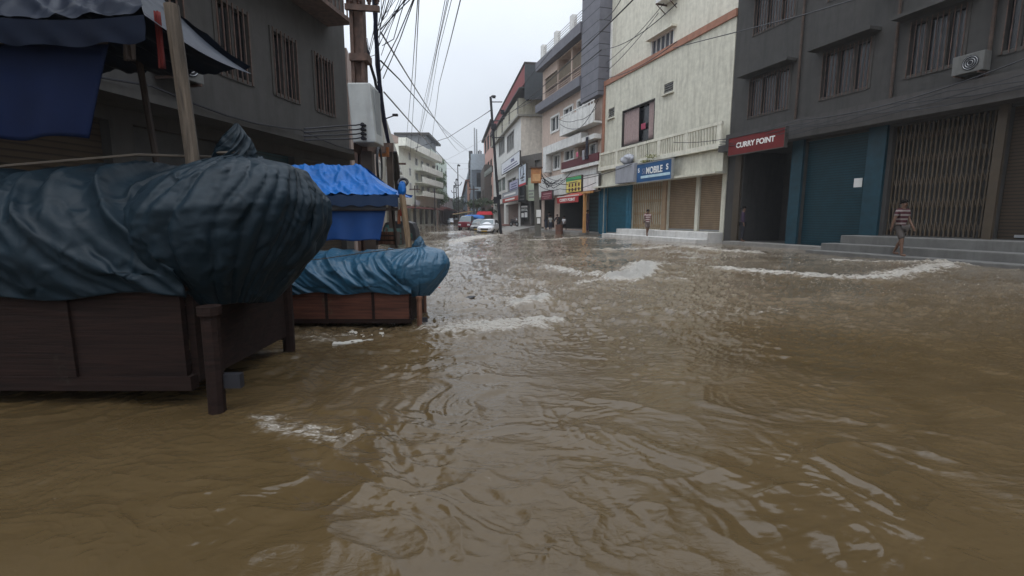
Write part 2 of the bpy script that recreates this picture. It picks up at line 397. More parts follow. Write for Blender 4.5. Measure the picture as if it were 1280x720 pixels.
mps = N(t, 'ShaderNodeMapping'); mps.inputs['Scale'].default_value = (.75, 1.9, 1); L(tc.outputs['Object'], mps.inputs[0])
n2_ = noise(5.0, 9, .85, src=mps.outputs[0], dist=1.0); n2 = N(t, 'ShaderNodeMapRange'); n2.inputs['From Min'].default_value = .36; n2.inputs['From Max'].default_value = .66; n2.clamp = False; L(n2_.outputs[0], n2.inputs['Value']); n3 = noise(26, 4, .7)
ad = N(t, 'ShaderNodeMath', operation='MULTIPLY_ADD'); L(n3.outputs[0], ad.inputs[0]); ad.inputs[1].default_value = .45; L(n2.outputs[0], ad.inputs[2])   # 0.72 mean
th = N(t, 'ShaderNodeMath', operation='ADD'); L(fa.outputs['Fac'], th.inputs[0]); L(ad.outputs[0], th.inputs[1])
fm_ = N(t, 'ShaderNodeMapRange'); fm_.inputs['From Min'].default_value = 1.10; fm_.inputs['From Max'].default_value = 2.0; fm_.interpolation_type = 'SMOOTHSTEP'
L(th.outputs[0], fm_.inputs['Value'])
ca_ = N(t, 'ShaderNodeAttribute'); ca_.attribute_name = 'churn'
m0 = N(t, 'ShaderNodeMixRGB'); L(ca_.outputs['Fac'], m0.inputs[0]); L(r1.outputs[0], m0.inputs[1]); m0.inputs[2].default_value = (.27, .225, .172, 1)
mc = N(t, 'ShaderNodeMixRGB'); L(fm_.outputs[0], mc.inputs[0]); L(m0.outputs[0], mc.inputs[1]); mc.inputs[2].default_value = (.62, .59, .535, 1)
L(mc.outputs[0], b.inputs['Base Color'])
ro = N(t, 'ShaderNodeMapRange'); ro.inputs['To Min'].default_value = .035; ro.inputs['To Max'].default_value = .75; L(fm_.outputs[0], ro.inputs['Value']); L(ro.outputs[0], b.inputs['Roughness'])
b.inputs['IOR'].default_value = 1.34; b.inputs['Specular IOR Level'].default_value = .5
mpw = N(t, 'ShaderNodeMapping'); mpw.inputs['Scale'].default_value = (1, 1.7, 1); L(tc.outputs['Object'], mpw.inputs[0])
nb = noise(14, 5, .6, src=mpw.outputs[0], dist=.5); bp = N(t, 'ShaderNodeBump'); bp.inputs['Distance'].default_value = .012
gm_ = noise(.7, 2); gr = N(t, 'ShaderNodeMapRange'); gr.inputs['From Min'].default_value = .42; gr.inputs['From Max'].default_value = .62; gr.inputs['To Min'].default_value = .12; gr.inputs['To Max'].default_value = .9
L(gm_.outputs[0], gr.inputs['Value']); L(gr.outputs[0], bp.inputs['Strength']); L(nb.outputs[0], bp.inputs['Height'])
bp2 = N(t, 'ShaderNodeBump'); bp2.inputs['Distance'].default_value = .06; L(fm_.outputs[0], bp2.inputs['Strength']); L(ad.outputs[0], bp2.inputs['Height']); L(bp.outputs[0], bp2.inputs['Normal'])
L(bp2.outputs[0], b.inputs['Normal'])
me.materials.append(m)
tag(MB().box(-S_, S_, -S_, S_*2, -.6, -.5).build('ground', mat('wet_earth', (.09,.07,.05))), kind='structure')
rd = MB(); rd.hexa([(-9,-10,-.49),(16,-10,-.49),(-14,110,-.49),(-18,110,-.49)], [(-9,-10,-.45),(16,-10,-.45),(-14,110,-.45),(-18,110,-.45)])
tag(rd.build('road', mat('asphalt', (.05,.05,.05))), kind='structure')

# ------------------------------------------------------------------ common materials
CREAM = mat('cream_plaster', (.53,.515,.43), stain=.55, bump=.15, bscale=12, stainc=(.16,.14,.11))
CREAM2 = mat('pale_cream_plaster', (.60,.58,.49), stain=.4, bump=.15, bscale=9, stainc=(.22,.2,.15))
PINKP = mat('pinkish_plaster', (.46,.36,.30), stain=.35, stainc=(.2,.15,.12))
WHITEP = mat('white_plaster', (.60,.60,.58), stain=.5, stainc=(.22,.21,.19))
BEIGEP = mat('beige_side_wall', (.62,.57,.50), stain=.4, stainc=(.2,.18,.15))
GREYP = mat('grey_plaster', (.21,.205,.20), stain=.6)
DKGREYP = mat('darkened_grimy_plaster', (.045,.042,.039), stain=.7, stainc=(.02,.02,.018))  # base set far below the grey plaster to dim the side buildings
CLAD = striped('dark_slate_cladding', (.115,.115,.135), (.02,.02,.025), 1.15, 'Z', .6, .93, sharp=.02)
SLATE = mat('slate_band', (.13,.13,.15), stain=.3)
TERRA = mat('terracotta_trim', (.30,.14,.09), stain=.5, stainc=(.12,.07,.05))
WFR = mat('white_frame_paint', (.62,.62,.60), var=.08)
DFR = mat('dark_frame_paint', (.05,.045,.04))
GL = glass('window_glass'); GLD = glass('dark_window', (.012,.012,.014), .25)
STEEL = mat('galvanised_steel', (.33,.34,.35), rough=.45, metal=.6)
RUST = mat('rusty_brown_steel', (.085,.05,.038), rough=.7, var=.5, scale=6)
BLACKM = mat('black_cable_rubber', (.012,.012,.016), rough=.6)
NAVY = mat('navy_cable_bundle', (.014,.017,.045), rough=.6)
CONC = mat('concrete', (.20,.19,.175), stain=.4, bump=.3)
STEPW = mat('white_washed_steps', (.52,.51,.49), stain=.55, stainc=(.16,.14,.12))
TEAL_SH = striped('teal_shutter', (.012,.105,.16), (.005,.045,.075), 9.5, 'Z', .5, .7, bump=.6, sharp=.12)
TEALP = mat('teal_paint', (.012,.105,.17), rough=.5, var=.25)
BROWN_SH = striped('tan_shutter', (.21,.15,.09), (.09,.06,.04), 9.5, 'Z', .55, .7, bump=.6, sharp=.12)
TANP = mat('tan_paint', (.27,.185,.11), rough=.6, stain=.3)
ORANGEP = mat('orange_wood_post', (.42,.21,.07), rough=.7)
REDP = mat('red_board', (.34,.022,.022), rough=.5, var=.15)
WHT = mat('white_letter_paint', (.72,.72,.70), var=.05, rough=.5)
BLK = mat('black_letter_paint', (.02,.02,.03), var=.1, rough=.5)
DARKIN = mat('dark_interior', (.025,.022,.02))

# ------------------------------------------------------------------ right-hand row, near to far
P0 = G(842, 300)
d1 = vpdir(450)
def chain(o, d, x):
    """end point on the ray of column x"""
    f = Frame(o, d); u = f.u(x); return f, u
f1, u1e = chain(P0, d1, 751)
u1s = f1.u(905)                     # the cream building runs on to the near side
p2 = f1.world(u1e); f2, u2e = chain(p2, vpdir(465), 677)
DEPTH = 9

# --- cream two-storey building with phone shop
zt = f1.z(760, 105); z_top_near = f1.z(842, 57)
ztop = (zt+z_top_near)/2-.12
bld = thing('shop_building', 'cream two storey shop building with terracotta roof trim, curtained window and blue and tan shutters', 'building', f1.o, f1.rot)
RT = lambda *a, **k: f1.rect(*a, **k)
win = RT(774, 813, 133, 180, 793); v1 = RT(757, 764, 137, 148, 760); v2 = RT(823, 834, 107, 118, 828)
zf = f1.z(790, 229)                  # underside of the fascia
gA = f1.rect(725+28, 757, 240, 294); 
sh_teal = (f1.u(784), f1.u(757), .18, zf-.1)
gate = (f1.u(827), f1.u(789), .62, zf-.1)
sh_tan = (f1.u(868), f1.u(834), .62, zf-.1)
sh_tan2 = (f1.u(900), f1.u(872), .62, zf-.1)
wm = wall_mesh(u1s, u1e, -.45, ztop, DEPTH, [(*win, .35), (*v1, .2), (*v2, .2), (*sh_teal, .25), (*gate, .5), (*sh_tan, .25), (*sh_tan2, .25)])
wm.build('wall', CREAM, bld)
MB().box(u1s-.05, u1e+.04, -.3, .10, ztop-.05, ztop+.32).box(u1e-.30, u1e+.04, .003, .10, zf+1.2, ztop-.052).build('roof_trim', TERRA, bld)
# curtained window
w_ = MB(); a, b_, c, d = win
w_.box(a, a+.07, -.3, .02, c, d).box(b_-.07, b_, -.3, .02, c, d).box(a+.07, b_-.07, -.3, .017, c, c+.07).box(a+.07, b_-.07, -.3, .017, d-.07, d)
wo_ = w_.build('window', DFR, bld)
MB().box(a+.07, b_-.07, -.345, -.33, c+.07, d-.07).build('pane', GLD, wo_)
def curtain(x0, x1, z0, z1, y, name, mt, parent, folds=7, sc_=.05):
    pts = []
    for i in range(9):
        z = z0+(z1-z0)*i/8; pts.append([(x0+(x1-x0)*j/40, y+sc_*math.sin(j/40*folds*6.28+i*.2)*(1-.3*i/8), z) for j in range(41)])
    g = MB().grid(pts).build(name, mt, parent, smooth=True); s = g.modifiers.new('solid','SOLIDIFY'); s.thickness = .01; return g
CURT = mat('dusty_mauve_curtain', (.30,.225,.215), rough=.9, scale=8)
curtain(b_-.1, a+(b_-a)*.50, c+.08, d-.1, -.15, 'curtain', CURT, wo_, 6); curtain(a+(b_-a)*.20, a+.08, c+.08, d-.1, -.15, 'curtain', CURT, wo_, 3)
curtain(a+(b_-a)*.46, a+(b_-a)*.33, c+.9, c+(d-c)*.5, -.22, 'hung_cloth', mat('rose_cloth', (.30,.05,.09), rough=.9), wo_, 2, .03)
for v in (v1, v2):
    m_ = MB(); 
    for i in range(4): z = v[2]+(v[3]-v[2])*(i+.5)/4; m_.box(v[0], v[1], -.14, -.02, z-.035, z+.015)
    vo = m_.build('vent_louvre', mat('grey_louvre', (.16,.16,.155)), bld)
    MB().box(v[0]-.1, v[1]+.1, .0, .16, v[2]-.16, v[2]-.1).build('sill', CREAM, vo)
# balcony with slatted concrete balustrade
zb0 = f1.z(790, 203); zb1 = f1.z(790, 186.5)
bal = MB(); ua, ub = u1s, u1e-.35
bal.box(ua, ub, .0, .55, zb0-.28, zb0).box(ua, ub, .38, .53, zb1, zb1+.16)
for x in np.linspace(ua+.2, ub-.1, 6): bal.box(x-.16, x+.16, .40, .52, zb0, zb1)
k = ua
while k < ub: bal.box(k, k+.07, .42, .49, zb0, zb1); k += .24
bal.build('balcony', CREAM2, bld)
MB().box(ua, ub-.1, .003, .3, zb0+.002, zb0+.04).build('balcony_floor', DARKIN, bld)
# fascia, shutters, gate
MB().box(u1s, u1e, .0, .75, zf-.12, zf).box(u1s, u1e, .0, .30, zf, zb0-.30).build('fascia', CREAM, bld)
for s_, mt in ((sh_teal, TEAL_SH), (sh_tan, BROWN_SH), (sh_tan2, BROWN_SH)):
    o = MB().box(s_[0]+.02, s_[1]-.02, -.2, -.12, s_[2], s_[3]).build('roller_shutter', mt, bld)
    MB().box(s_[0]+.1, s_[1]-.1, -.12, -.07, s_[2]+.02, s_[2]+.09).build('handle', STEEL, o)
each('pillar', TEALP, bld, [(x-.17, x+.17, .0, .07, .05, zf-.13) for x in (f1.u(752.5), f1.u(757), f1.u(784.5), f1.u(788))])
MB().box(f1.u(833.2), f1.u(828), .0, .12, .05, zf-.13).build('pillar', TANP, bld)
g_ = MB(); n = 17
for i in range(n):
    x = gate[0]+.05+(gate[1]-gate[0]-.1)*i/(n-1); g_.box(x-.022, x+.022, -.2, -.15, gate[2], gate[3])
for i in range(n-1):
    x = gate[0]+.05+(gate[1]-gate[0]-.1)*i/(n-1); dx = (gate[1]-gate[0]-.1)/(n-1)
    for zz in np.linspace(gate[2]+.1, gate[3]-.5, 4): g_.tube([(x,-.145,zz),(x+dx,-.145,zz+.4)], .01, 4).tube([(x+dx,-.205,zz),(x,-.205,zz+.4)], .01, 4)
g_.build('collapsible_gate', mat('tan_gate_paint', (.34,.235,.13), rough=.6), bld)
st = MB(); sa, sb = f1.u(905), f1.u(786)
st.box(sa, sb, .0, 1.0, -.3, .60).box(sa, sb+.8, 1.0, 1.75, -.3, .24)
st.build('steps', STEPW, bld, bevel=.02)
# signs
sg = f1.rect(796, 838.5, 205.5, 229, 796, w_=.8); sgz0, sgz1 = f1.z(817, 226, .8), f1.z(817, 203, .8)
u_a, u_b = f1.u(838.5, .8), f1.u(796, .8)
s1 = thing('sign_board', 'blue and teal signboard lettered MOBILE in white above the tan collapsible gate', 'sign', f1.world((u_a+u_b)/2, .8, sgz0), f1.rot)
W = (u_b-u_a)/2; Hh = sgz1-sgz0
MB().box(-W, W, 0, .12, 0, Hh).build('board', mat('blue_sign_face', (.012,.075,.20), rough=.4, var=.35, scale=.6), s1)
MB().box(-W-.04, W+.04, -.02, .14, -.05, 0).box(-W-.04, W+.04, -.02, .14, Hh, Hh+.05).box(-W-.04, -W, -.02, .14, 0, Hh).box(W, W+.04, -.02, .14, 0, Hh).build('sign_frame', STEEL, s1)
MB().box(-W+.1, W-.5, .12, .13, Hh*.20, Hh*.34).build('stripe', mat('pale_blue_stripe', (.40,.55,.62)), s1)
lettering('MOBILE', Hh*.50, s1, WHT, -W*.05, .125, Hh*.57, sx=.92, bold=.012)
lettering('S', Hh*.42, s1, WHT, -W*.78, .125, Hh*.62, bold=.01); lettering('SI', Hh*.45, s1, mat('grey_letter', (.2,.22,.3)), W*.58, .125, Hh*.57)
lettering('S', Hh*.35, s1, WHT, W*.88, .125, Hh*.66, bold=.01)
ug0, ug1 = f1.u(795, .8), f1.u(772, .8); gz0, gz1 = f1.z(783, 229, .8), f1.z(783, 206.5, .8)
s2 = thing('sign_board', 'blank weathered grey sign box beside the blue MOBILE board', 'sign', f1.world((ug0+ug1)/2, .8, gz0), f1.rot)
MB().box(-(ug1-ug0)/2, (ug1-ug0)/2, 0, .3, 0, gz1-gz0).build('box', mat('faded_grey_metal', (.27,.28,.31), var=.1, stain=.3), s2, bevel=.02)
MB().box(-(ug1-ug0)/2+.3, (ug1-ug0)/2-.3, .3, .31, (gz1-gz0)*.8, (gz1-gz0)*.9).build('faded_lettering', mat('faint_grey', (.2,.21,.23)), s2)
# white bag lying on the balcony ledge
bz = f1.z(785, 203, .55)
r_ = []
for i in range(13):
    a_ = math.pi*i/12; row = []
    for j in range(20):
        q = 2*math.pi*j/20; rr_ = math.sin(a_)*(1+.25*math.sin(3*q+i)+.15*math.sin(7*q)); row.append((.75*rr_*math.cos(q), .22*rr_*math.sin(q), .32-.3*math.cos(a_)+.08*math.sin(5*q+i)))
    row.append(row[0]); r_.append(row)
o = MB().grid(r_).build('plastic_bag', mat('white_plastic_bag', (.33,.34,.37), rough=.4), smooth=True, loc=f1.world(f1.u(784,.6), .75, bz-.15), rotz=f1.rot)
tag(o, 'crumpled white plastic sheet lying on top of the grey sign box', 'bag')
# weeds on the ledge
def leafclump(center, rad, n, size, material, name, parent=None, loc=None, seed=1, stem=None):
    rg = random.Random(seed); m_ = MB()
    subs = [(Vector([rg.gauss(0,.5)*rad[i] for i in range(3)]), rg.uniform(.35,.6)) for _ in range(max(3, n//120))]
    for _ in range(n):
        s0, rs = rg.choice(subs); v = Vector([rg.gauss(0,1) for _ in range(3)]).normalized()*rg.uniform(.5,1)*rs
        p = Vector(center)+s0+Vector([v[i]*rad[i] for i in range(3)])
        a_ = Vector([rg.gauss(0,1) for _ in range(3)]).normalized(); b2 = a_.orthogonal().normalized(); s_ = size*rg.uniform(.6,1.3)
        m_.add([p-a_*s_, p+b2*s_*.45, p+a_*s_, p-b2*s_*.45], [(0,1,2,3)])
    return m_.build(name, material, parent, loc=loc)
LEAF = mat('leaf_green', (.07,.10,.035), var=.5, scale=1.5, rough=.6); LEAFD = mat('dark_leaf_green', (.035,.055,.022), var=.5, scale=1.2, rough=.6)
wp = f1.world(f1.u(806,.6), .62, f1.z(806, 201,.6))
t_ = thing('ledge_weed', 'straggly yellow green weeds growing on the balcony ledge above the MOBILE board', 'plant', wp)
leafclump((0,0,0), (1.2,1.0,.25), 260, .09, mat('dry_weed', (.17,.17,.07), var=.4), 'foliage', t_, seed=4)
MB().tube([(0,0,-.1),(.1,.2,.5),(0,.3,1.4)], .02, 5).build('stem', LEAFD, t_)

# --- tall cream block set back behind it, with a window, air conditioner and column stub
ob = f1.world(0, -.45); fb = Frame((ob.x, ob.y), f1.d)
ub1 = u1e+.6; ub0 = fb.u(930)
bb = thing('apartment_block', 'tall plain cream block rising behind the terracotta trimmed roof', 'building', fb.o, fb.rot)
wr = fb.rect(806, 832, 49, 77, 819)
wall_mesh(ub0, ub1, ztop-2, 18.6, 6, [(*wr, .16)]).build('wall', CREAM2, bb)
window(bb, wr, WFR, mat('grey_blue_shutter', (.07,.075,.09)), mull=4, fw=.05, rec=.12)
MB().box(wr[0]-.25, wr[1]+.2, .0, .38, wr[3]+.0, wr[3]+.14).build('sunshade', CREAM2, bb)
MB().box(u1e-.30, u1e-.02, .002, .1, ztop-2, 16.5).build('corner_strip', mat('bright_white_strip', (.7,.7,.68)), bb)
pp = fb.world(fb.u(828), .35, fb.z(826, 11))
ac = thing('air_conditioner', 'white outdoor air conditioner unit on brackets high on the cream block', 'air conditioner', pp, fb.rot)
MB().box(-.75,.75,-.3,.35,0,.95).build('casing', WFR, ac, bevel=.03)
fn = MB().disc((.0,.36,.48), (0,1,0), .36, .03, 24).build('fan_grille', DFR, ac); m_ = MB()
for r0 in (.12,.22,.32): m_.ring((0,.385,.48), (1,0,0), (0,0,1), r0, .012, 20, 4)
m_.build('guard', STEEL, fn)
for x in (-.56,.56): MB().box(x-.04,x+.04,-.35,.45,-.1,-.02).tube([(x,.4,-.08),(x,-.3,-.6)], .03, 5).build('bracket', RUST, ac)
cs = thing('column_stub', 'black concrete column stub with bare steel rods on the roof edge', 'column stub', f1.world(f1.u(792,-1.5), -1.5, ztop+.2), f1.rot)
zz0 = f1.z(792, 72, -1.5)-ztop-.2; MB().box(-.42,.42,-.3,.3,-.1,zz0).build('column', mat('black_concrete', (.03,.03,.035)), cs)
zz1 = f1.z(792, 28, -1.5)-ztop-.2
for i, x in enumerate((-.3,-.12,.15,.33)): MB().tube([(x,.1*(-1)**i,zz0),(x+.03,.1*(-1)**i,(zz0+zz1)/2),(x*.8+(.12 if i>1 else -.05),.1*(-1)**i,zz1-.5*(i%2))], .022, 5).build('steel_rod', RUST, cs)

# --- dark slate tower and pink/white building with balconies
b2 = thing('apartment_building', 'pink and white apartment building with slate bands, roof railing and long balconies', 'building', f2.o, f2.rot)
U = f2.u
ztw = 20; u730 = U(730.5)
par = f2.z(731, 40); parb = f2.z(731, 57); 
z_s1 = (f2.z(731, 38)+f2.z(677, 80))/2; z_s1b = (f2.z(731,48.5)+f2.z(677,92))/2
z_s2 = (f2.z(731,101)+f2.z(677,132))/2; z_s2b = (f2.z(731,109)+f2.z(677,141))/2
zlo = (f2.z(716,177)+f2.z(680,196))/2
ZS2 = f2.z(700,118); ZS2B = f2.z(700,128.5); ZS1 = f2.z(700,60); ZS1B = f2.z(700,72)
gal = [(U(694.5), U(680), f2.z(687,117), f2.z(687,86), 1.0), (U(710.5), U(695.5), f2.z(703,106), f2.z(703,74), 1.0), (U(729.5), U(712), f2.z(721,94), f2.z(721,59), 1.0)]
gal = [(a,b,ZS2+.25,ZS1B-.1,1.0) for a,b,_,_,_ in gal]
wins = [f2.rect(687.5, 698, 145, 166, 692), f2.rect(703, 714.5, 134, 146, 709), f2.rect(719, 732, 124, 138, 725)]
wins2 = [f2.rect(691, 700, 193, 213, 695), f2.rect(704.5, 717, 187, 202, 710)]
balc = (U(745), U(721), f2.z(733,205), f2.z(733,180), 1.6)
door = f2.rect(735, 743, 180, 205, 739)
shop_open = (U(729), U(699), .35, f2.z(714,243), 3.2); shop2 = (U(693), U(680), .35, f2.z(686,248), 2.4); shop3 = (U(749), U(733.5), .18, f2.z(741,240), .3)
wall_mesh(0, u2e, -.45, ZS1, DEPTH, gal+[(*r,.2) for r in wins+wins2]+[balc, shop_open, shop2, shop3]).build('wall', PINKP, b2)
MB().box(-.12, u730, -.7, .6, f2.z(740,127), ztw).build('clad_tower', CLAD, b2)
MB().box(u730-.01, u2e+.25, .0, .75, ZS1B, ZS1).box(u2e, u2e+.25, -1.5, .0, ZS1B, ZS1).box(u730-.01, u2e+.25, .0, .75, ZS2B, ZS2).build('slate_band', SLATE, b2)
# galleries: bamboo-like blinds over a slatted rail
BLIND = striped('ragged_brown_blind', (.17,.135,.095), (.05,.045,.035), 3.2, 'X', .9, .8)
for g in gal:
    zh = g[3]-g[2]; o = MB().box(g[0]+.05, g[1]-.05, -.12, -.06, g[2]+zh*.40, g[3]-.9).build('blind', BLIND, b2)
    m_ = MB()
    for i in range(6): z = g[2]+.12+zh*.32*i/5; m_.box(g[0]+.03, g[1]-.03, -.1, -.04, z, z+.06)
    m_.build('rail', PINKP, b2)
MB().box(gal[0][0]-.1, gal[2][1]+.1 if gal[2][1] > gal[0][1] else gal[0][1]+.1, .003, .06, ZS1B-.95, ZS1B-.003).build('pelmet', PINKP, b2)
# roof parapet with posts and rails
zr = ZS1+1.25
each('parapet_post', WHITEP, b2, [(x-.3, x+.3, -.1, .35, ZS1+.002, zr+.35) for x in (U(729), U(714), U(695), U(679))])
rr2 = MB()
for i in range(5): rr2.tube([(u730,.12,ZS1+.45+i*.22),(u2e,.12,ZS1+.45+i*.22)], .03, 5)
rr2.build('railing', STEEL, b2); MB().box(u730, u2e, 0, .25, ZS1+.003, ZS1+.30).build('kerb', WHITEP, b2)
for r in wins+wins2: window(b2, r, WFR, GL, fw=.16, mull=1, proud=.08)
window(b2, door, WFR, GLD, fw=.1, mull=0)
zc0, zc1 = f2.z(722,161,.9), f2.z(722,139,.9)
ca, cb = U(750,.9), U(698,.9)
MB().box(max(ca,-.0), cb, .75, .9, zc0, zc1).box(max(ca,0), cb, .01, .75, zc0-.0, zc0+.15).build('balcony', WHITEP, b2)
m_ = MB(); m_.box(max(ca,0), cb, .78, .86, zc1+.22, zc1+.30)
for x in np.arange(max(ca,0)+.1, cb, .55): m_.box(x, x+.08, .80, .85, zc1, zc1+.22)
m_.build('balcony_rail', WFR, b2)
zd0, zd1 = f2.z(700,187,.7), f2.z(700,176,.7)
MB().box(U(724,.7), U(678,.7), .02, .7, zd0, zd1).box(U(681.5,.7), U(678,.7), .02, .7, f2.z(679,216,.7), zd0).build('sunshade', WHITEP, b2)
MB().box(U(749.5), U(714), .02, .65, balc[3]+.03, balc[3]+.40).build('sunshade', WHITEP, b2)
zr0, zr1 = f2.z(716,212,.6), f2.z(716,203,.6)
MB().box(U(746,.6), U(701,.6), .5, .62, zr0+.25, zr1+.25).build('balcony_panel', mat('dark_maroon_panel', (.09,.02,.025)), b2)
MB().box(U(746,.6), U(701,.6), .0, .64, zr0-.05, zr0+.2).build('balcony_slab', WHITEP, b2)
for x, cname, col in ((732,'dark_washing',(.02,.02,.03)), (720.5,'pink_washing',(.42,.10,.16)), (728,'grey_washing',(.25,.25,.27))):
    u_ = U(x,.7); curtain(u_+.22, u_-.22, zr0+(.55 if x > 722 else .95), zr0+1.35+(x==732)*1.0, .72, 'washing', mat(cname, col, rough=.9), b2, 2, .04)
# shop-front bits
MB().box(U(749), U(677), .0, .35, f2.z(714,243)+.05, f2.z(714,216)).build('fascia', WHITEP, b2)
MB().box(.05, U(733.5)-.1, -.22, -.16, .2, f2.z(741,240)).build('roller_shutter', striped('dim_teal_shutter', (.02,.05,.055), (.012,.03,.033), 3, 'Z', .6, .6), b2)
MB().box(U(750.5), U(748.8), .0, .08, .1, f2.z(741,240)+.02).build('pillar', TEALP, b2)
MB().box(shop_open[0]+.3, shop_open[1]-.9, -3.0, -2.9, 1.0, 3.5).build('back_shutter', mat('dull_grey_back_shutter', (.13,.115,.105)), b2)
MB().box(U(750), U(677), .0, 1.9, -.3, .22).build('platform', CONC, b2, bevel=.02)
op = thing('wooden_post', 'orange painted post holding the corner of the red shop awning', 'post', f2.world(U(730.5,1.8), 1.8, .2), f2.rot)
zp = f2.z(730.5, 242, 1.8); MB().box(-.10,.10,-.10,.10,0,zp-.2).build('post', ORANGEP, op); MB().box(-1.2,.5,-.15,.15,zp-.2,zp-.05).build('beam', ORANGEP, op)
for hh_ in (shop_open, shop2):
    l_ = MB(); a, b_, c, d = hh_[:4]; dd = hh_[4]-.02
    l_.box(a+.01,a+.05,-dd,-.05,c,d-.01).box(b_-.05,b_-.01,-dd,-.05,c,d-.01).box(a+.05,b_-.05,-dd,-dd+.04,c,d-.01).box(a+.05,b_-.05,-dd+.04,-.05,d-.05,d-.01).box(a+.05,b_-.05,-dd+.04,-.05,c+.002,c+.03)
    l_.build('shop_shade_lining', mat('interior_shade', (.055,.05,.045), stain=.4), b2)  # dark boxes added inside so the open shops read as shaded
# red awning with CURRY POINT
ra, rb = U(722.5,1.9), U(696.5,1.9); za, zb = f2.z(710,247,1.9), f2.z(710,253.5,1.9)
aw = thing('shop_awning', 'red shop awning lettered CURRY POINT over the open dark shop', 'awning', f2.world((ra+rb)/2, 1.9, zb), f2.rot)
hw = (rb-ra)/2; m_ = MB(); m_.hexa([(-hw,-.02,.45),(hw,-.02,.45),(hw,-1.85,1.05),(-hw,-1.85,1.05)], [(-hw,-.02,.50),(hw,-.02,.50),(hw,-1.85,1.10),(-hw,-1.85,1.10)]); m_.build('roof_sheet', mat('faded_red_sheet', (.30,.05,.03)), aw)
MB().box(-hw,hw,-.02,.04,0,.52).build('valance', REDP, aw); MB().box(-hw,hw,-.02,.05,.53,.60).build('edge_strip', WFR, aw)
lettering('CURRY POINT', .34, aw, WHT, -hw*.02, .05, .24, sx=1.55, bold=.01)
# yellow/green poster board, white panel, maroon sign
def board(name, label, fr, xa, xb, yt, yb, off, bmat, texts=(), th=.1, cat='sign', extra=None):
    ua_, ub_ = sorted((fr.u(xa, off), fr.u(xb, off))); xm = (xa+xb)/2; z0, z1 = fr.z(xm, yb, off), fr.z(xm, yt, off)
    t = thing(name, label, cat, fr.world((ua_+ub_)/2, off, z0), fr.rot); hw_ = (ub_-ua_)/2; hh = z1-z0
    MB().box(-hw_, hw_, -.05, th, 0, hh).build('board', bmat, t)
    MB().box(-hw_-.03, hw_+.03, -.06, th+.02, -.04, -.002).box(-hw_-.03, hw_+.03, -.06, th+.02, hh+.002, hh+.04).box(-hw_-.03, -hw_-.002, -.06, th+.02, -.002, hh+.002).box(hw_+.002, hw_+.03, -.06, th+.02, -.002, hh+.002).build('sign_frame', DFR, t)
    for (s, fx, fz, size, mt, sx) in texts: lettering(s, size*hh, t, mt, -fx*hw_, th+.005, fz*hh, sx=sx, bold=.008)
    if extra: extra(t, hw_, hh, th)
    return t
RDL = mat('red_letter_paint', (.4,.02,.03)); MAR = mat('maroon_sign', (.19,.028,.05), rough=.5); YEL = mat('yellow_poster', (.62,.52,.13), var=.25, scale=1.2); GRN = mat('green_poster_band', (.05,.30,.12))
def poster_extra(t, hw_, hh, th):
    MB().box(-hw_+.02, hw_-.02, th, th+.01, hh*.74, hh*.98).build('green_band', GRN, t)
    for r_i in range(2):
        for c_i in range(4):
            x = hw_*(.55-.42*c_i); z = hh*(.40-.30*r_i); MB().box(x-.17, x+.17, th, th+.012, z-.05*hh, z+.17*hh).build('dish_picture', mat('dish_brown', (.10,.03,.02), var=.6, scale=4), t)
    MB().box(-hw_*.5, hw_*.6, th, th+.012, hh*.60, hh*.65).build('caption', BLK, t)
board('poster_board', 'yellow and green food poster board above the red awning', f2, 708.5, 727, 221, 240, .45, YEL, extra=poster_extra)
board('wall_panel', 'plain white panel with a diagonal crack between the food poster and the cream fascia', f2, 729.5, 748.5, 219, 238, .45, WHITEP)
board('sign_board', 'small maroon signboard with white lettering beside the orange junction box', f2, 677.5, 691, 239, 249.5, .95, MAR, texts=[('CLINIC', 0, .62, .34, WHT, 1.6), ('24 HOURS', 0, .25, .2, WHT, 1.6)][:0]+[('. . . . .', 0, .6, .5, WHT, 1.2)][:0], extra=lambda t,hw_,hh,th: MB().box(-hw_*.85,hw_*.6,th,th+.01,hh*.62,hh*.74).box(-hw_*.7,hw_*.8,th,th+.01,hh*.36,hh*.44).box(-hw_*.5,hw_*.5,th,th+.01,hh*.16,hh*.22).build('writing', mat('pinkish_letter', (.5,.3,.32)), t))

# --- hospital building
p3 = P(651, 272, 0) if False else None
Yh = 58.0; q = P(651, 272, Yh); f3 = Frame((q.x, q.y), vpdir(540)); u3e = f3.u(617)
b3 = thing('hospital_building', 'white four storey hospital building with beige side wall', 'building', f3.o, f3.rot)
z3 = f3.z(650, 147); z3b = f3.z(650,125)
hw3 = [f3.rect(634, 642.5, 165, 188, 639), f3.rect(624, 631, 172, 193, 628), f3.rect(634.5, 645, 222, 240, 640), f3.rect(622, 632, 222, 240, 627)]
hs3 = [(f3.u(648), f3.u(632), .3, f3.z(640,255), .6), (f3.u(630), f3.u(619), .3, f3.z(625,255), .6)]
wall_mesh(0, u3e, -.45, z3, 9, [(*r,.3) for r in hw3]+hs3).build('wall', WHITEP, b3)
MB().box(-.06, -.003, -9, .02, 5.5, z3).build('side_wall', BEIGEP, b3)
m_ = MB().box(-.1, u3e, .0, .45, z3, z3+.22).box(-.35, -.061, -9, .45, z3, z3+.22); m_.build('ledge', mat('grey_ledge', (.28,.27,.24)), b3)
MB().box(-.1, u3e, .1, .3, z3+.222, z3b).box(-.25, -.1, -9, .3, z3+.222, z3b).build('parapet', mat('cream_block_parapet', (.42,.40,.32), stain=.5), b3)
each('parapet_rib', mat('dark_rib', (.10,.095,.085)), b3, [(x, x+.22, .302, .42, z3+.23, z3b+.02) for x in np.linspace(.0, u3e-.2, 5)])
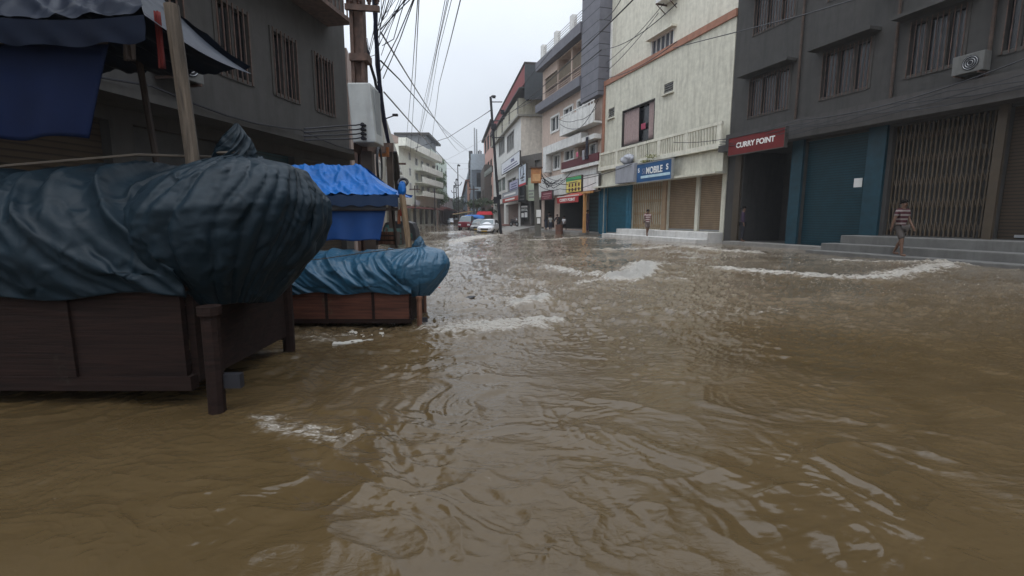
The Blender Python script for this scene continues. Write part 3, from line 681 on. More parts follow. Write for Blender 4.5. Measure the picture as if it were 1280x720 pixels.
for r in hw3[:2]: window(b3, r, mat('grey_shutter_frame', (.28,.28,.27)), striped('grey_blind', (.20,.20,.19), (.09,.09,.09), 4, 'X', .8), fw=.12, mull=2)
for r in hw3[2:]: window(b3, r, WFR, GL, fw=.12, mull=1)
for s_ in hs3: MB().box(s_[0], s_[1], -.5, -.42, .3, s_[3]).build('roller_shutter', mat('brown_grey_shutter', (.14,.10,.085)), b3)
# red roof room
rf = thing('roof_shed', 'red and dark sheet metal shed on top of the hospital building', 'shed', f3.world(0, -1.0, z3b), f3.rot)
ra0, ra1 = f3.u(661,.3)*0-1.5, f3.u(617.5)
m_ = MB(); zl = 1.0; zh_ = f3.z(661, 88, -1)-z3b
m_.hexa([(-1.8,.9,1.3),(u3e,.9,.4),(u3e,-6,.4),(-1.8,-6,1.3)], [(-1.8,.9,zh_),(u3e,.9,zh_-1.2),(u3e,-6,zh_-1.2),(-1.8,-6,zh_)])
m_.build('red_sheet', mat('brick_red_sheet', (.21,.045,.045), stain=.3, stainc=(.08,.03,.03)), rf)
MB().hexa([(-1.9,1.0,zh_),(u3e+.1,1.0,zh_-1.2),(u3e+.1,-6.1,zh_-1.2),(-1.9,-6.1,zh_)], [(-1.9,1.0,zh_+.18),(u3e+.1,1.0,zh_-1.02),(u3e+.1,-6.1,zh_-1.02),(-1.9,-6.1,zh_+.18)]).build('roof', DFR, rf)
MB().box(-2.0,-1.82,-8,.95,-.5,zh_-.1).box(-1.8,-.3,.2,.5,-.3,1.28).build('dark_end_wall', mat('charcoal_sheet', (.05,.055,.06)), rf)
MB().hexa([(-1.8,1.6,.6),(u3e,1.6,-.2),(u3e,-.1,.1),(-1.8,-.1,.9)], [(-1.8,1.6,.75),(u3e,1.6,-.05),(u3e,-.1,.25),(-1.8,-.1,1.05)]).build('eave', mat('dark_grey_eave', (.07,.07,.07)), rf)
# hospital boards
BLUEL = mat('navy_letter_paint', (.03,.035,.12))
def lines_extra(cols, mt, n=3):
    def f(t, hw_, hh, th):
        m_ = MB(); rg = random.Random(hw_)
        for i in range(n):
            z = hh*(.12+.26*i/n*1.6 if n < 4 else .06+.84*i/n); w0 = rg.uniform(.55,.9); m_.box(-hw_*w0, hw_*rg.uniform(.6,.9), th, th+.012, z, z+hh*.07)
        m_.build('writing', mt, t)
    return f
board('hospital_sign', 'white signboard lettered HOSPITAL in navy across the hospital front', f3, 628, 650.5, 197, 212, .5, mat('white_sign_face', (.60,.62,.66)), texts=[('HOSPITAL', .32, .66, .36, BLUEL, 1.1), ('NITHIA', -.58, .66, .36, BLUEL, .9)][:1], extra=lines_extra(0, BLUEL, 2))
board('sign_board', 'tall pale blue panel with a black emblem standing off the hospital corner', f3, 649.5, 658.5, 207, 232, 1.3, mat('pale_blue_panel', (.50,.56,.64)), extra=lambda t,hw_,hh,th: (MB().ring((0,th+.01,hh*.70),(1,0,0),(0,0,1),hw_*.35,.06,16,4).box(-hw_*.6,-hw_*.3,th,th+.012,hh*.5,hh*.58).box(-hw_*.6,hw_*.6,th,th+.012,hh*.36,hh*.42).box(-hw_*.5,hw_*.2,th,th+.012,hh*.22,hh*.28).build('emblem', BLK, t), MB().box(-hw_,hw_,th,th+.014,0,hh*.1).build('red_strip', RDL, t)))
board('sign_board', 'purple and white signboard beneath the hospital name', f3, 638, 648.5, 226, 240, .6, mat('lilac_sign', (.36,.36,.48)), extra=lines_extra(0, BLUEL, 4))
board('sign_board', 'grey and red shop sign above the brown hospital shutters', f3, 629, 649, 239, 252, .7, mat('grey_sign_face', (.26,.28,.31)), texts=[('LABORATORY', 0, .2, .3, RDL, 1)][:0], extra=lambda t,hw_,hh,th: (MB().box(-hw_*.97,hw_*.97,th,th+.015,.02,hh*.42).build('red_strip', mat('dull_red_strip', (.33,.06,.045)), t), MB().box(-hw_*.7,hw_*.75,th,th+.012,hh*.62,hh*.8).box(-hw_*.6,hw_*.6,th+.012,th+.02,hh*.16,hh*.30).build('writing', WHT, t)))
board('sign_board', 'small grey hanging sign high beside the thin black pole', f3, 606.5, 616, 211, 218, 1.6, mat('grey_green_sign', (.20,.22,.20)), extra=lines_extra(0, DFR, 2))
# low annex between hospital and pink building
qa_ = f2.world(u2e+.4, -.3); qa = qa_; f3a = Frame((qa.x, qa.y), (Vector((f3.o.x, f3.o.y, 0))+Vector((.3,-.6,0))-Vector((qa.x,qa.y,0)))); ue = f3a.u(650.5)
an = thing('shop_building', 'low dark old shop building between the hospital and the pink apartments', 'building', f3a.o, f3a.rot)
zan = f3a.z(665, 193); an_h = [(f3a.u(661.5), f3a.u(651.5), .55, f3a.z(656,254), .4), (f3a.u(676), f3a.u(664), .5, f3a.z(670,250), 1.6), f3a.rect(668, 675, 200, 214, 671)+(.2,)]
wall_mesh(-.5, ue, -.45, zan, 6, an_h).build('wall', mat('sooty_plaster', (.11,.10,.09), stain=.6), an)
MB().box(-.5, ue, .0, .25, f3a.z(665,250), f3a.z(665,226)).build('fascia', mat('mossy_grey_plaster', (.25,.26,.20), stain=.5), an)
MB().box(-1.0, ue+2.5, .0, 2.4, -.3, .38).build('steps', CONC, an)
MB().hexa([(-1, 2.4, -.3),(ue*.8,2.4,-.3),(ue*.8,4.6,-.3),(-1,4.6,-.3)], [(-1,2.4,.37),(ue*.8,2.4,.37),(ue*.8,4.6,.02),(-1,4.6,.02)]).build('ramp', CONC, an)
board('menu_board', 'black shop board with white DENTAL lettering beside the parked motorcycle', f3a, 651.5, 661, 256, 273, .06, mat('black_board', (.012,.012,.014)), texts=[('DENTAL', 0, .62, .26, WHT, .9)], extra=lambda t,hw_,hh,th: MB().box(-hw_*.8,hw_*.8,th,th+.01,hh*.80,hh*.93).box(-hw_*.8,-hw_*.1,th,th+.01,hh*.08,hh*.44).box(hw_*.1,hw_*.75,th,th+.01,hh*.08,hh*.40).build('writing', WHT, t))
board('sign_board', 'dark grey square sign plate left of the orange junction box', f3a, 649, 656.5, 233, 252, .4, mat('dark_grey_plate', (.07,.075,.08)), extra=lines_extra(0, mat('mid_grey_letter', (.25,.25,.25)), 2))
board('sign_board', 'narrow pale green sign panel behind the concrete pole', f3a, 661, 668.5, 222, 251, .4, mat('pale_green_panel', (.35,.40,.30)), extra=lines_extra(0, GREYP, 3))

# --- further right row
fE = Frame(f3.world(u3e), vpdir(565)); uE = fE.u(605.5)
b4 = thing('apartment_building', 'pink building with tall dark windows beyond the hospital', 'building', fE.o, fE.rot)
z4 = fE.z(616, 152); r4 = [fE.rect(a, b, yt, yb) for a, b, yt, yb in ((613.5,615.3,165,183),(610,612,170,188),(607,608.7,176,192),(613.5,615.3,200,222),(610,612,203,224),(607,608.7,206,226),(613.5,615.3,232,246),(610,612,234,246))]
wall_mesh(0, uE, -.45, z4, 9, [(*r,.2) for r in r4]+[(.5,uE-.5,.3,3.3,.5)]).build('wall', mat('salmon_plaster', (.50,.30,.25), stain=.3), b4)
for r in r4: window(b4, r, DFR, GLD, fw=.15, mull=0)
MB().box(-.1, uE+.1, 0, .5, z4, z4+.3).build('roof_edge', DFR, b4)
q5 = P(590.5, 272, 104); f5 = Frame((q5.x, q5.y), vpdir(572)); u5 = f5.u(582.8)
b5 = thing('office_building', 'blue grey multi storey block with a pale top band and roof masts', 'building', f5.o, f5.rot)
z5 = f5.z(590.5, 190)
r5 = [f5.rect(586.3, 588.6, 200+i*17, 211+i*17) for i in range(3)]
wall_mesh(0, u5, -.45, z5, 15, [(*r,.2) for r in r5]).build('wall', mat('slate_blue_plaster', (.15,.18,.215), stain=.2), b5)
for r in r5: window(b5, r, DFR, GLD, fw=.2, mull=1)
MB().box(-.16, -.003, -10, .2, z5-3.0, z5+.3).build('side_band', mat('pale_blue_band', (.34,.40,.45)), b5)
for i in range(4): MB().box(-.12, -.004, -2.6, -1.0+.0, z5-6.5-i*4.2, z5-3.6-i*4.2).build('window', GLD, b5)
for i in range(3): MB().box(-.5, -.006, -3.0, -.6, z5-7.4-i*4.2, z5-6.6-i*4.2).build('balcony', mat('pale_blue_band', (.3,.3,.3)), b5)
for i, (x, h_) in enumerate(((585.6,146),(587.2,150),(589.5,182))):
    zz = f5.z(x, h_); u_ = f5.u(x); MB().tube([(u_,-2,z5),(u_,-2,zz)], .26, 6, r1=.17).build('mast', STEEL, b5)
q6 = P(584.5, 272, 120); f6 = Frame((q6.x, q6.y), vpdir(570)); u6 = f6.u(577.5)
b6 = thing('apartment_building', 'small pink fronted building in front of the blue grey block', 'building', f6.o, f6.rot)
z6 = f6.z(584, 226); wall_mesh(0, u6, -.45, z6, 7, [(*f6.rect(580,582,238,248),.2), (*f6.rect(580,582,254,262),.2)]).build('wall', mat('slate_blue_plaster', (.15,.18,.21)), b6)
MB().box(-.2,-.003,-5.8,0,0,z6).build('pink_side', mat('orange_pink_plaster', (.42,.24,.18)), b6)
m_ = MB(); 
for i in range(5):
    for j in range(2): m_.box(-.26,-.201,-1.4-j*2.2,-.5-j*2.2, 2+i*3.4, 3.8+i*3.4)
m_.build('window', GLD, b6)
MB().hexa([(-.5,.5,z6),(u6,.5,z6-.6),(u6,-7,z6),(-.5,-7,z6)], [(-.5,.5,z6+.3),(u6,.5,z6-.3),(u6,-7,z6+1),(-.5,-7,z6+1)]).build('roof', mat('rust_tile', (.18,.09,.07)), b6)
q7 = P(606, 272, 88); f7 = Frame((q7.x, q7.y), vpdir(575)); u7 = f7.u(591)
b7 = thing('shop_building', 'dark cluttered low shop building hung with cables under the blue grey block', 'building', f7.o, f7.rot)
wall_mesh(0, u7, -.45, f7.z(598,222), 4, [(1, 5, .3, 3.3, .5), (6, 10, .3, 3.3, .5), (2,4,5,6.6,.2), (6,8,5,6.6,.2)]).build('wall', mat('dark_brown_plaster', (.10,.085,.075), stain=.6), b7)
MB().box(.5, u7*.6, .4, .5, 3.6, 4.6).build('shop_sign', mat('faded_sign_cream', (.35,.33,.27)), b7)
for i, (xn, xf, Y, yt, col) in enumerate([(583,576.5,150,240,(.22,.2,.18)),(577,573,190,248,(.26,.17,.14))]):
    q8 = P(xn, 272, Y); f8 = Frame((q8.x,q8.y), vpdir(568)); bb8 = thing('distant_building', ['grey distant shop house on the right where the street narrows', 'reddish distant house at the far right end of the street'][i], 'building', f8.o, f8.rot)
    z8 = f8.z(xn, yt); u8 = f8.u(xf); hl = [(u8*.1+k*u8*.3, u8*.1+k*u8*.3+u8*.15, z8*(.35+.3*j), z8*(.5+.3*j), .2) for k in range(3) for j in range(2)]
    wall_mesh(0, u8, -.45, z8, 10, hl).build('wall', mat('far_wall_%s'%('grey','red')[i], col, stain=.4), bb8)
    MB().box(-.2, u8+.2, 0, 1, 3.4, 3.8).build('canopy', DFR, bb8)

# --- right-hand building, made tall and dark so the water beside it mirrors dark
e0 = -31.0; e1 = u1s-.06; E = f1.u
b0 = thing('shop_building', 'grimy building made tall and dark to darken the water, with tall shutters and raised white steps nearest on the right', 'building', f1.world(0), f1.rot)
hz = 4.7
holes = [(E(985), E(926), .2, hz, 2.6), (E(1077), E(1000), .15, hz, .25), (E(1232), E(1105), .75, hz, .5), (E(1330), E(1245), .75, hz, .25), (e0+1, E(1400), .75, hz, .3)]
uw = []
for fl in range(3):
    for xa, xb in ((925,975),(1010,1070),(1110,1180),(1220,1290)):
        z = 6.3+fl*3.9; uw.append((E(xb), E(xa), z, z+1.9, .3))
wall_mesh(e0, e1, -.45, 16.5, 10, holes+uw).build('wall', DKGREYP, b0)
MB().box(e0, e1, .0, .7, hz+.1, hz+.42).box(e0, e1, .0, .25, hz+.42, 5.7).build('fascia', mat('dimmed_stained_fascia', (.055,.05,.047), stain=.5, stainc=(.02,.02,.02)), b0)
for i, r in enumerate(uw):
    window(b0, r, DFR, GLD, fw=.1, mull=2, grille=RUST)
    MB().box(r[0]-.25, r[1]+.25, .003, .6, r[3]+.1, r[3]+.22).build('sunshade', DKGREYP, b0)
DTEAL_SH = striped('dimmed_teal_shutter', (.006,.04,.056), (.003,.018,.026), 9.5, 'Z', .5, .7, bump=.6, sharp=.12)  # dimmed copies of the row's teal and tan paints
DBR_SH = striped('dimmed_tan_shutter', (.05,.035,.022), (.02,.014,.01), 9.5, 'Z', .55, .7, bump=.6, sharp=.12)
DTEAL = mat('dimmed_teal_paint', (.005,.034,.05), rough=.5, var=.3); DTAN = mat('dimmed_tan_paint', (.055,.04,.025), rough=.6, stain=.4)
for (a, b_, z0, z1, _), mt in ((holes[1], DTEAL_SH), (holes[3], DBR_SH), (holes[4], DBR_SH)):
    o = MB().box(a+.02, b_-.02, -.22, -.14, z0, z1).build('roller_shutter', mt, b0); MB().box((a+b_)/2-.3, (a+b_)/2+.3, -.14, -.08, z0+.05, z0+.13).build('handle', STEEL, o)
MB().box(E(1070), E(1060), -.14, -.125, 2.6, 2.95).build('paper_notice', WFR, b0); 
each('pillar', DTEAL, b0, [(E(999.5), E(986), .0, .12, .05, hz+.09), (E(1100), E(1078), .0, .12, .05, hz+.09)])
each('pillar', DTAN, b0, [(E(1244.5), E(1232.5), .0, .12, .05, hz+.09), (E(924.5), E(917), .0, .12, .05, hz+.09)])
a, b_ = holes[2][0], holes[2][1]; g_ = MB(); n = 22
for i in range(n): x = a+.05+(b_-a-.1)*i/(n-1); g_.box(x-.02, x+.02, -.2, -.15, .75, hz)
dx = (b_-a-.1)/(n-1)
for i in range(n-1):
    x = a+.05+dx*i
    for zz in np.linspace(.9, hz-.6, 5): g_.tube([(x,-.145,zz),(x+dx,-.145,zz+.45)], .01, 4).tube([(x+dx,-.205,zz),(x,-.205,zz+.45)], .01, 4)
g_.build('collapsible_gate', mat('dimmed_tan_gate_paint', (.08,.058,.036), rough=.6), b0)
MB().box(holes[0][0]+.2, holes[0][1]-.2, -2.5, -2.42, .2, 3.6).build('back_shutter', mat('dull_dark_back_shutter', (.05,.045,.04)), b0)
MB().box(e0, E(1077), .0, 1.0, -.3, .72).box(e0, E(1070), 1.0, 1.7, -.3, .42).box(e0, E(1066), 1.7, 2.3, -.3, .16).build('steps', mat('dimmed_dirty_steps', (.12,.117,.11), stain=.6, stainc=(.06,.055,.05)), b0, bevel=.02)  # white steps with the dimness put into their colour
MB().box(E(1069), E(922), .0, .9, -.3, .2).build('platform', CONC, b0)
board('sign_board', 'dimmed red signboard lettered CURRY POINT on the grimy building at the right', f1, 850+57, 975, 168, 190, .75, mat('dimmed_red_board', (.12,.008,.008)), texts=[('CURRY POINT', 0, .5, .42, WHT, 1.05)])

# ------------------------------------------------------------------ left-hand row
def lframe(xf, Yf, xn, Yn):
    a = P(xf, 272, Yf); b_ = P(xn, 272, Yn); f = Frame((a.x, a.y), b_-a); return f, (Vector((b_.x,b_.y,0))-f.o).length
fl, ul = lframe(441, 17, -70, 6.4); ul += 6  # building kept tall and dark-coloured so the left water mirrors it dark
l0 = thing('shop_building', 'grey building kept tall and dark to darken the water, with balconies close behind the carts on the left', 'building', fl.o, fl.rot)
ws = []; n0 = 8
for fl_ in range(3):
    for i in range(n0): x = .8+(ul-1.6)*i/n0; ws.append((x, x+(ul/n0)*.55, 4.6+fl_*3.3, 6.3+fl_*3.3, .25))
sh = [(.5+(ul-1)*i/6, .5+(ul-1)*i/6+(ul/6)*.78, .2, 3.1, .3) for i in range(6)]
wall_mesh(0, ul, -.45, 13.4, 8, ws+sh).build('wall', mat('left_darkened_plaster', (.05,.047,.044), stain=.7, stainc=(.025,.022,.02)), l0)
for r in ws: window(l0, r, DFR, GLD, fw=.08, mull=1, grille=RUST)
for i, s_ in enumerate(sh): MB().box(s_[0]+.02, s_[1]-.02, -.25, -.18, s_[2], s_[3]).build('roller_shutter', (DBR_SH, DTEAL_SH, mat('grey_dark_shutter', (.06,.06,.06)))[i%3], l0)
MB().box(0, ul, .0, .9, 3.35, 3.5).build('canopy', DKGREYP, l0)
for fl_ in range(1, 3):
    m_ = MB().box(1, ul-1, .003, .85, 4.0+fl_*3.3, 4.12+fl_*3.3).box(1, ul-1, .78, .83, 4.95+fl_*3.3, 5.02+fl_*3.3)
    x = 1.0
    while x < ul-1: m_.box(x, x+.04, .79, .82, 4.12+fl_*3.3, 4.95+fl_*3.3); x += .22
    m_.build('balcony', RUST, l0)
fl1, ul1 = lframe(480, 36, 443, 18.5)
l1 = thing('apartment_building', 'narrow pinkish brown building half hidden behind the transformer', 'building', fl1.o, fl1.rot)
zl1 = fl1.z(468, 146); ws = [(ul1*(.1+.3*i), ul1*(.1+.3*i)+1.6, 3.8+2.8*j, 5.2+2.8*j, .2) for i in range(3) for j in range(1)]
wall_mesh(0, ul1, -.45, zl1, 8, ws+[(1, ul1-1, .2, 3, .5)]).build('wall', mat('dusty_pink_plaster', (.30,.23,.20), stain=.5), l1)
for r in ws: window(l1, r, WFR, GL, fw=.1, mull=1)
fl2, ul2 = lframe(501, 72, 480.5, 37)
l2 = thing('apartment_building', 'weathered off white building with small balconies left of the cream block', 'building', fl2.o, fl2.rot)
zl2 = fl2.z(497, 192); ws = [(ul2*(.06+.19*i), ul2*(.06+.19*i)+2.6, 3.9+2.9*j, 5.6+2.9*j, .25) for i in range(5) for j in range(2)]
wall_mesh(0, ul2, -.45, zl2, 8, ws+[(ul2*(.03+.25*i), ul2*(.03+.25*i)+5, .2, 3.0, .5) for i in range(4)]).build('wall', mat('off_white_plaster', (.36,.34,.29), stain=.6), l2)
for r in ws:
    window(l2, r, WFR, GL, fw=.1, mull=1)
    MB().box(r[0]-.3, r[1]+.3, .003, .9, r[2]-.5, r[2]-.3).build('balcony', WHITEP, l2)
fl3, ul3 = lframe(546, 98, 501, 75)
l3 = thing('apartment_building', 'cream four storey block with long white balconies at the end of the left side', 'building', fl3.o, fl3.rot)
zl3 = fl3.z(520, 190); zb_ = [fl3.z(533, y) for y in (217, 231, 246)]; Z3 = lambda y: fl3.z(533, y)
uB = fl3.u(520)
ws = [(fl3.u(x0), fl3.u(x0-3.4), Z3(y+9), Z3(y), .3) for x0 in (545,538,531,524) for y in (203,220,234)]
ws += [(fl3.u(x0), fl3.u(x0-2.6), Z3(y+9), Z3(y), .25) for x0 in (515.5,) for y in (200,217,233)]
sh = [(fl3.u(x0), fl3.u(x0-5.5), .2, Z3(258), .6) for x0 in (544,537,530,522,514,507)]
wall_mesh(0, ul3, -.45, zl3, 10, ws+sh).build('wall', mat('pale_yellow_plaster', (.72,.73,.64), stain=.4, stainc=(.2,.2,.14)), l3)
for r in ws: window(l3, r, WFR, GLD, fw=.10, mull=1)
for s_ in sh: MB().box(s_[0], s_[1], -.5, -.4, .2, s_[3]-.4).build('roller_shutter', mat('grey_brown_shutter', (.10,.09,.08)), l3)
for y0, y1 in ((218,211),(232,225),(247,241)):
    MB().box(-.3, uB, 1.25, 1.4, Z3(y0), Z3(y1)).box(-.3, uB, .003, 1.25, Z3(y0), Z3(y0)+.15).box(-.3,-.2,.003,1.25,Z3(y0)+.15,Z3(y1)).build('balcony', mat('pale_balcony', (.76,.76,.68), stain=.3), l3)
MB().box(-.3, ul3, .0, 1.3, zl3-.3, zl3+.9).build('parapet', mat('pale_balcony', (.5,.5,.4)), l3)
rs = MB().hexa([(uB-6,-2,zl3+.9),(ul3,-2,zl3+.9),(ul3,-6,zl3+.9),(uB-6,-6,zl3+.9)], [(uB-6,-2,zl3+2.2),(ul3,-2,zl3+1.9),(ul3,-6,zl3+2.6),(uB-6,-6,zl3+2.8)]); rs.build('roof_room', mat('brownish_pink_roof_room', (.30,.22,.19)), l3)
MB().box(0, ul3, .01, 1.6, Z3(262), Z3(260)).build('canopy', mat('dull_red_canopy', (.22,.09,.08)), l3)
m_ = MB().box(uB-1, uB+2, .45,.5, Z3(258), Z3(252)).build('shop_sign', mat('grey_white_sign', (.45,.46,.48)), l3)
q_, un = lframe(559.5, 150, 541, 122); 
l5 = thing('apartment_building', 'pale green slab block rising behind the cream block', 'building', q_.o, q_.rot)
zz = q_.z(553, 198); ws = [(1+un*.3*i, 3+un*.3*i, 4+3.2*j, 5.6+3.2*j, .3) for i in range(3) for j in range(4)]
wall_mesh(0, un, -.45, zz, 12, ws).build('wall', mat('pale_green_plaster', (.50,.56,.47), stain=.3), l5)
for r in ws: window(l5, r, DFR, GLD, fw=.15, mull=0)
MB().box(un*.5, un+2, -8, -1, zz, zz+3).build('roof_room', mat('grey_roof_room', (.16,.17,.18)), l5); MB().box(un*.4, un+2.5, -8.5, 0, zz+3, zz+3.5).build('roof', DFR, l5)
q_, un = lframe(566, 165, 549, 104); 
l6 = thing('shop_building', 'low reddish brown shop house at the far left end of the street', 'building', q_.o, q_.rot)
zz = q_.z(556, 243); ws = [(2+un*.11*i, 4.6+un*.11*i, 4.2, 6.6, .3) for i in range(9)]
wall_mesh(0, un, -.45, zz, 9, ws+[(2+un*.15*i, 2+un*.15*i+6, .2, 3.0, .6) for i in range(6)]).build('wall', mat('red_brown_plaster', (.25,.17,.145), stain=.5), l6)
for r in ws: window(l6, r, WFR, GLD, fw=.15, mull=0)
MB().box(0, un, .0, 1.8, 3.3, 3.6).build('canopy', mat('dull_red_canopy', (.22,.09,.08)), l6)
q_, un = lframe(572.3, 260, 566, 170)
l7 = thing('distant_building', 'faint grey distant houses where the street vanishes on the left', 'building', q_.o, q_.rot)
wall_mesh(0, un, -.45, q_.z(569, 252), 9, [(4+9*i, 8+9*i, 5, 8, .3) for i in range(9)]).build('wall', mat('far_grey_plaster', (.27,.26,.25), stain=.4), l7)
MB().box(0, un, 0, 2, 3.6, 4.2).build('canopy', DFR, l7)
ed = thing('distant_building', 'pale distant block closing the far end of the flooded street', 'building', P(568, 272, 330).xy.to_3d(), 0)
wall_mesh(-24, 22, -.5, 12, 12, [(-20+6*i, -17+6*i, 3+4*j, 5+4*j, .3) for i in range(7) for j in range(2)]).build('wall', mat('far_pale_plaster', (.33,.33,.32)), ed).rotation_euler = (0,0,R(180))
MB().box(-25,23,-.5,12,12,12.6).build('roof', DFR, ed)

# trees beside the far buildings
def tree(name, label, loc, h, rad, n, seed, lsize, mt=LEAF):
    t = thing(name, label, 'tree', loc); rg = random.Random(seed)
    pts = [(0,0,-.4),(.1,.0,h*.35),(rg.uniform(-.2,.2),.1,h*.6),(rg.uniform(-.3,.3),0,h*.85)]
    tr = MB().tube(pts, .16+h*.012, 8, r1=.05)
    for k_ in range(6):
        q = rg.uniform(0, 6.28); z0 = h*rg.uniform(.4,.7); tr.tube([(0,0,z0),(rad[0]*.35*math.cos(q),rad[1]*.35*math.sin(q),z0+h*.15),(rad[0]*.75*math.cos(q),rad[1]*.75*math.sin(q),z0+h*.25)], .07, 5, r1=.02)
    tr.build('trunk', mat('bark', (.09,.07,.05), bump=.5), t); leafclump((0,0,h*.72), rad, n, lsize, mt, 'crown', t, seed=seed); return t
tree('street_tree', 'bushy green tree by the red brown shop house on the far left', P(549, 272, 100).xy.to_3d(), 7.6, (2.2,2.2,1.7), 1500, 3, .22)
tree('street_tree', 'tall leafy tree growing against the pale green slab block', P(547.5, 272, 112).xy.to_3d(), 14.2, (1.9,1.9,2.0), 1300, 8, .22)
tree('street_tree', 'dark low tree behind the far crossed pole', P(578.5, 272, 165).xy.to_3d(), 9, (4.6,3,2.6), 1600, 12, .3, LEAFD)
tree('street_tree', 'small dark tree hanging over the vehicles by the blue grey block', P(596, 272, 84).xy.to_3d(), 5.4, (2.6,2,1.2), 1100, 15, .18, LEAFD)

# ------------------------------------------------------------------ poles, transformer, cables
pa = P(447, 272, 8.6)
p1 = thing('utility_pole', 'thick rusty brown steel utility pole with a crossarm on the left', 'pole', (pa.x, pa.y, 0))
def rel(x, y, Y, base): return P(x, y, Y)-Vector(base)
b_ = Vector((pa.x, pa.y, 0)); t0 = rel(444, -60, 8.6, b_); t1 = rel(449, 110, 8.6, b_); t2 = rel(452, 200, 8.6, b_)
m_ = MB(); 
for dx in (-.085, .085): m_.hexa([(t2.x+dx-.028,-.09,-.4),(t2.x+dx+.028,-.09,-.4),(t2.x+dx+.028,.09,-.4),(t2.x+dx-.028,.09,-.4)], [(t0.x+dx-.028,-.09,t0.z),(t0.x+dx+.028,-.09,t0.z),(t0.x+dx+.028,.09,t0.z),(t0.x+dx-.028,.09,t0.z)])
m_.hexa([(t2.x-.057,-.02,-.4),(t2.x+.057,-.02,-.4),(t2.x+.057,.02,-.4),(t2.x-.057,.02,-.4)], [(t0.x-.057,-.02,t0.z),(t0.x+.057,-.02,t0.z),(t0.x+.057,.02,t0.z),(t0.x-.057,.02,t0.z)])
m_.build('shaft', RUST, p1)
c0 = rel(432, 9, 8.5, b_); c1 = rel(475, 12, 8.5, b_); MB().hexa([(c0.x,-.16,c0.z-.05),(c1.x,-.16,c1.z-.05),(c1.x,-.10,c1.z-.05),(c0.x,-.10,c0.z-.05)], [(c0.x,-.16,c0.z+.04),(c1.x,-.16,c1.z+.04),(c1.x,-.10,c1.z+.04),(c0.x,-.10,c0.z+.04)]).build('crossarm', RUST, p1)
for xx in (437, 449, 462, 472):
    c = rel(xx, 6, 8.5, b_); MB().tube([(c.x,-.13,c.z),(c.x,-.13,c.z+.09)], .03, 8).tube([(c.x,-.13,c.z+.04),(c.x,-.13,c.z+.06)], .045, 8).build('insulator', mat('brown_porcelain', (.07,.03,.02), rough=.3), p1)
c = rel(451, 74, 8.6, b_); MB().box(c.x-.15, c.x+.15, -.14, .14, c.z-.06, c.z+.06).build('clamp', RUST, p1)
# transformer box
Yt = 8.0; q0 = P(438.5, 178, Yt); q1 = P(467, 103, Yt)
tf = thing('transformer', 'pale grey transformer box with four black bushings on the left pole platform', 'transformer', (q0.x, q0.y, q0.z))
W = q1.x-q0.x; Hh = q1.z-q0.z
MB().hexa([(0.03,0,0),(W,0,0),(W,.5,0),(0.03,.5,0)], [(-.02,0,Hh),(W-.06,0,Hh),(W-.06,.5,Hh),(-.02,.5,Hh)]).build('tank', mat('pale_grey_enamel', (.35,.36,.35), rough=.45, stain=.3), tf, bevel=.02)
MB().box(W-.05,W-.01,.1,.4,Hh*.1,Hh*.92).build('side_fin', mat('grey_enamel', (.22,.23,.23)), tf)
for i in range(4): z = Hh*(.06+.075*i); MB().tube([(W*.60,-.0,z),(W*.52,-.10,z-.01)], .022, 8).tube([(W*.55,-.06,z),(W*.54,-.08,z)], .035, 8).build('bushing', BLACKM, tf)
pf = thing('pole_platform', 'rusty platform beam with two dark posts under the transformer box', 'platform', (P(462,272,8.2).x, 8.2, 0))
b_ = Vector(pf.location)
A = rel(442, 184, 8.15, b_); B = rel(492, 184, 10.8, b_)
MB().hexa([(A.x,A.y,A.z-.07),(B.x,B.y,B.z-.09),(B.x-.1,B.y+.15,B.z-.09),(A.x,A.y+.5,A.z-.07)], [(A.x,A.y,A.z+.07),(B.x,B.y,B.z+.09),(B.x-.1,B.y+.15,B.z+.09),(A.x,A.y+.5,A.z+.07)]).build('beam', RUST, pf)
a_ = rel(460, 190, 8.4, b_); MB().box(a_.x-.09, a_.x+.09, .1, .26, -.4, a_.z).build('post', mat('dark_wood', (.045,.032,.025), var=.4), pf)
a_ = rel(487, 188, 10.8, b_); MB().box(a_.x-.06, a_.x+.06, a_.y-.06, a_.y+.06, -.4, a_.z).build('post', mat('dark_wood', (.045,.032,.025)), pf)
a_ = rel(487, 188, 10.8, b_); a2 = rel(480, 186, 10.2, b_); MB().box(a2.x-.11, a2.x+.1, a2.y-.02, a2.y+.02, a2.z-.16, a2.z+.03).build('name_plate', mat('rust_orange_plate', (.22,.085,.03), var=.4, scale=9), pf)
cc = P(475, 206, 9.6)
co_ = thing('cable_coil', 'big black coil of spare cable hung below the rusty platform beam', 'cable coil', cc)
ax = (P(489,206,10.8)-P(460,206,8.4)).normalized()
for k_ in range(7): MB().ring((0,-.012*k_,.01*(k_%3)), ax*(.72+.03*(k_%3)), (0,0,1), .31+.014*(k_%4), .012, 30, 5).build('cable_loop', BLACKM, co_)
def wire(pts, r=.012, mt=BLACKM, name='overhead_wire', label=None, group=None, sag=0.0, n=14, cat='wire'):
    """pts: (x, y, depth) pixel stations, smoothly joined, with sag in metres per span"""
    W_ = [P(*p) for p in pts]; out = []
    for a, b_ in zip(W_, W_[1:]):
        for i in range(n): t_ = i/n; p = a.lerp(b_, t_); p.z -= sag*4*t_*(1-t_); out.append(p)
    out.append(W_[-1]); o0 = out[0].copy(); m_ = MB().tube([p-o0 for p in out], r, 5)
    o = m_.build(name, mt, smooth=True, loc=o0); return tag(o, label, cat, group)
rg = random.Random(5)
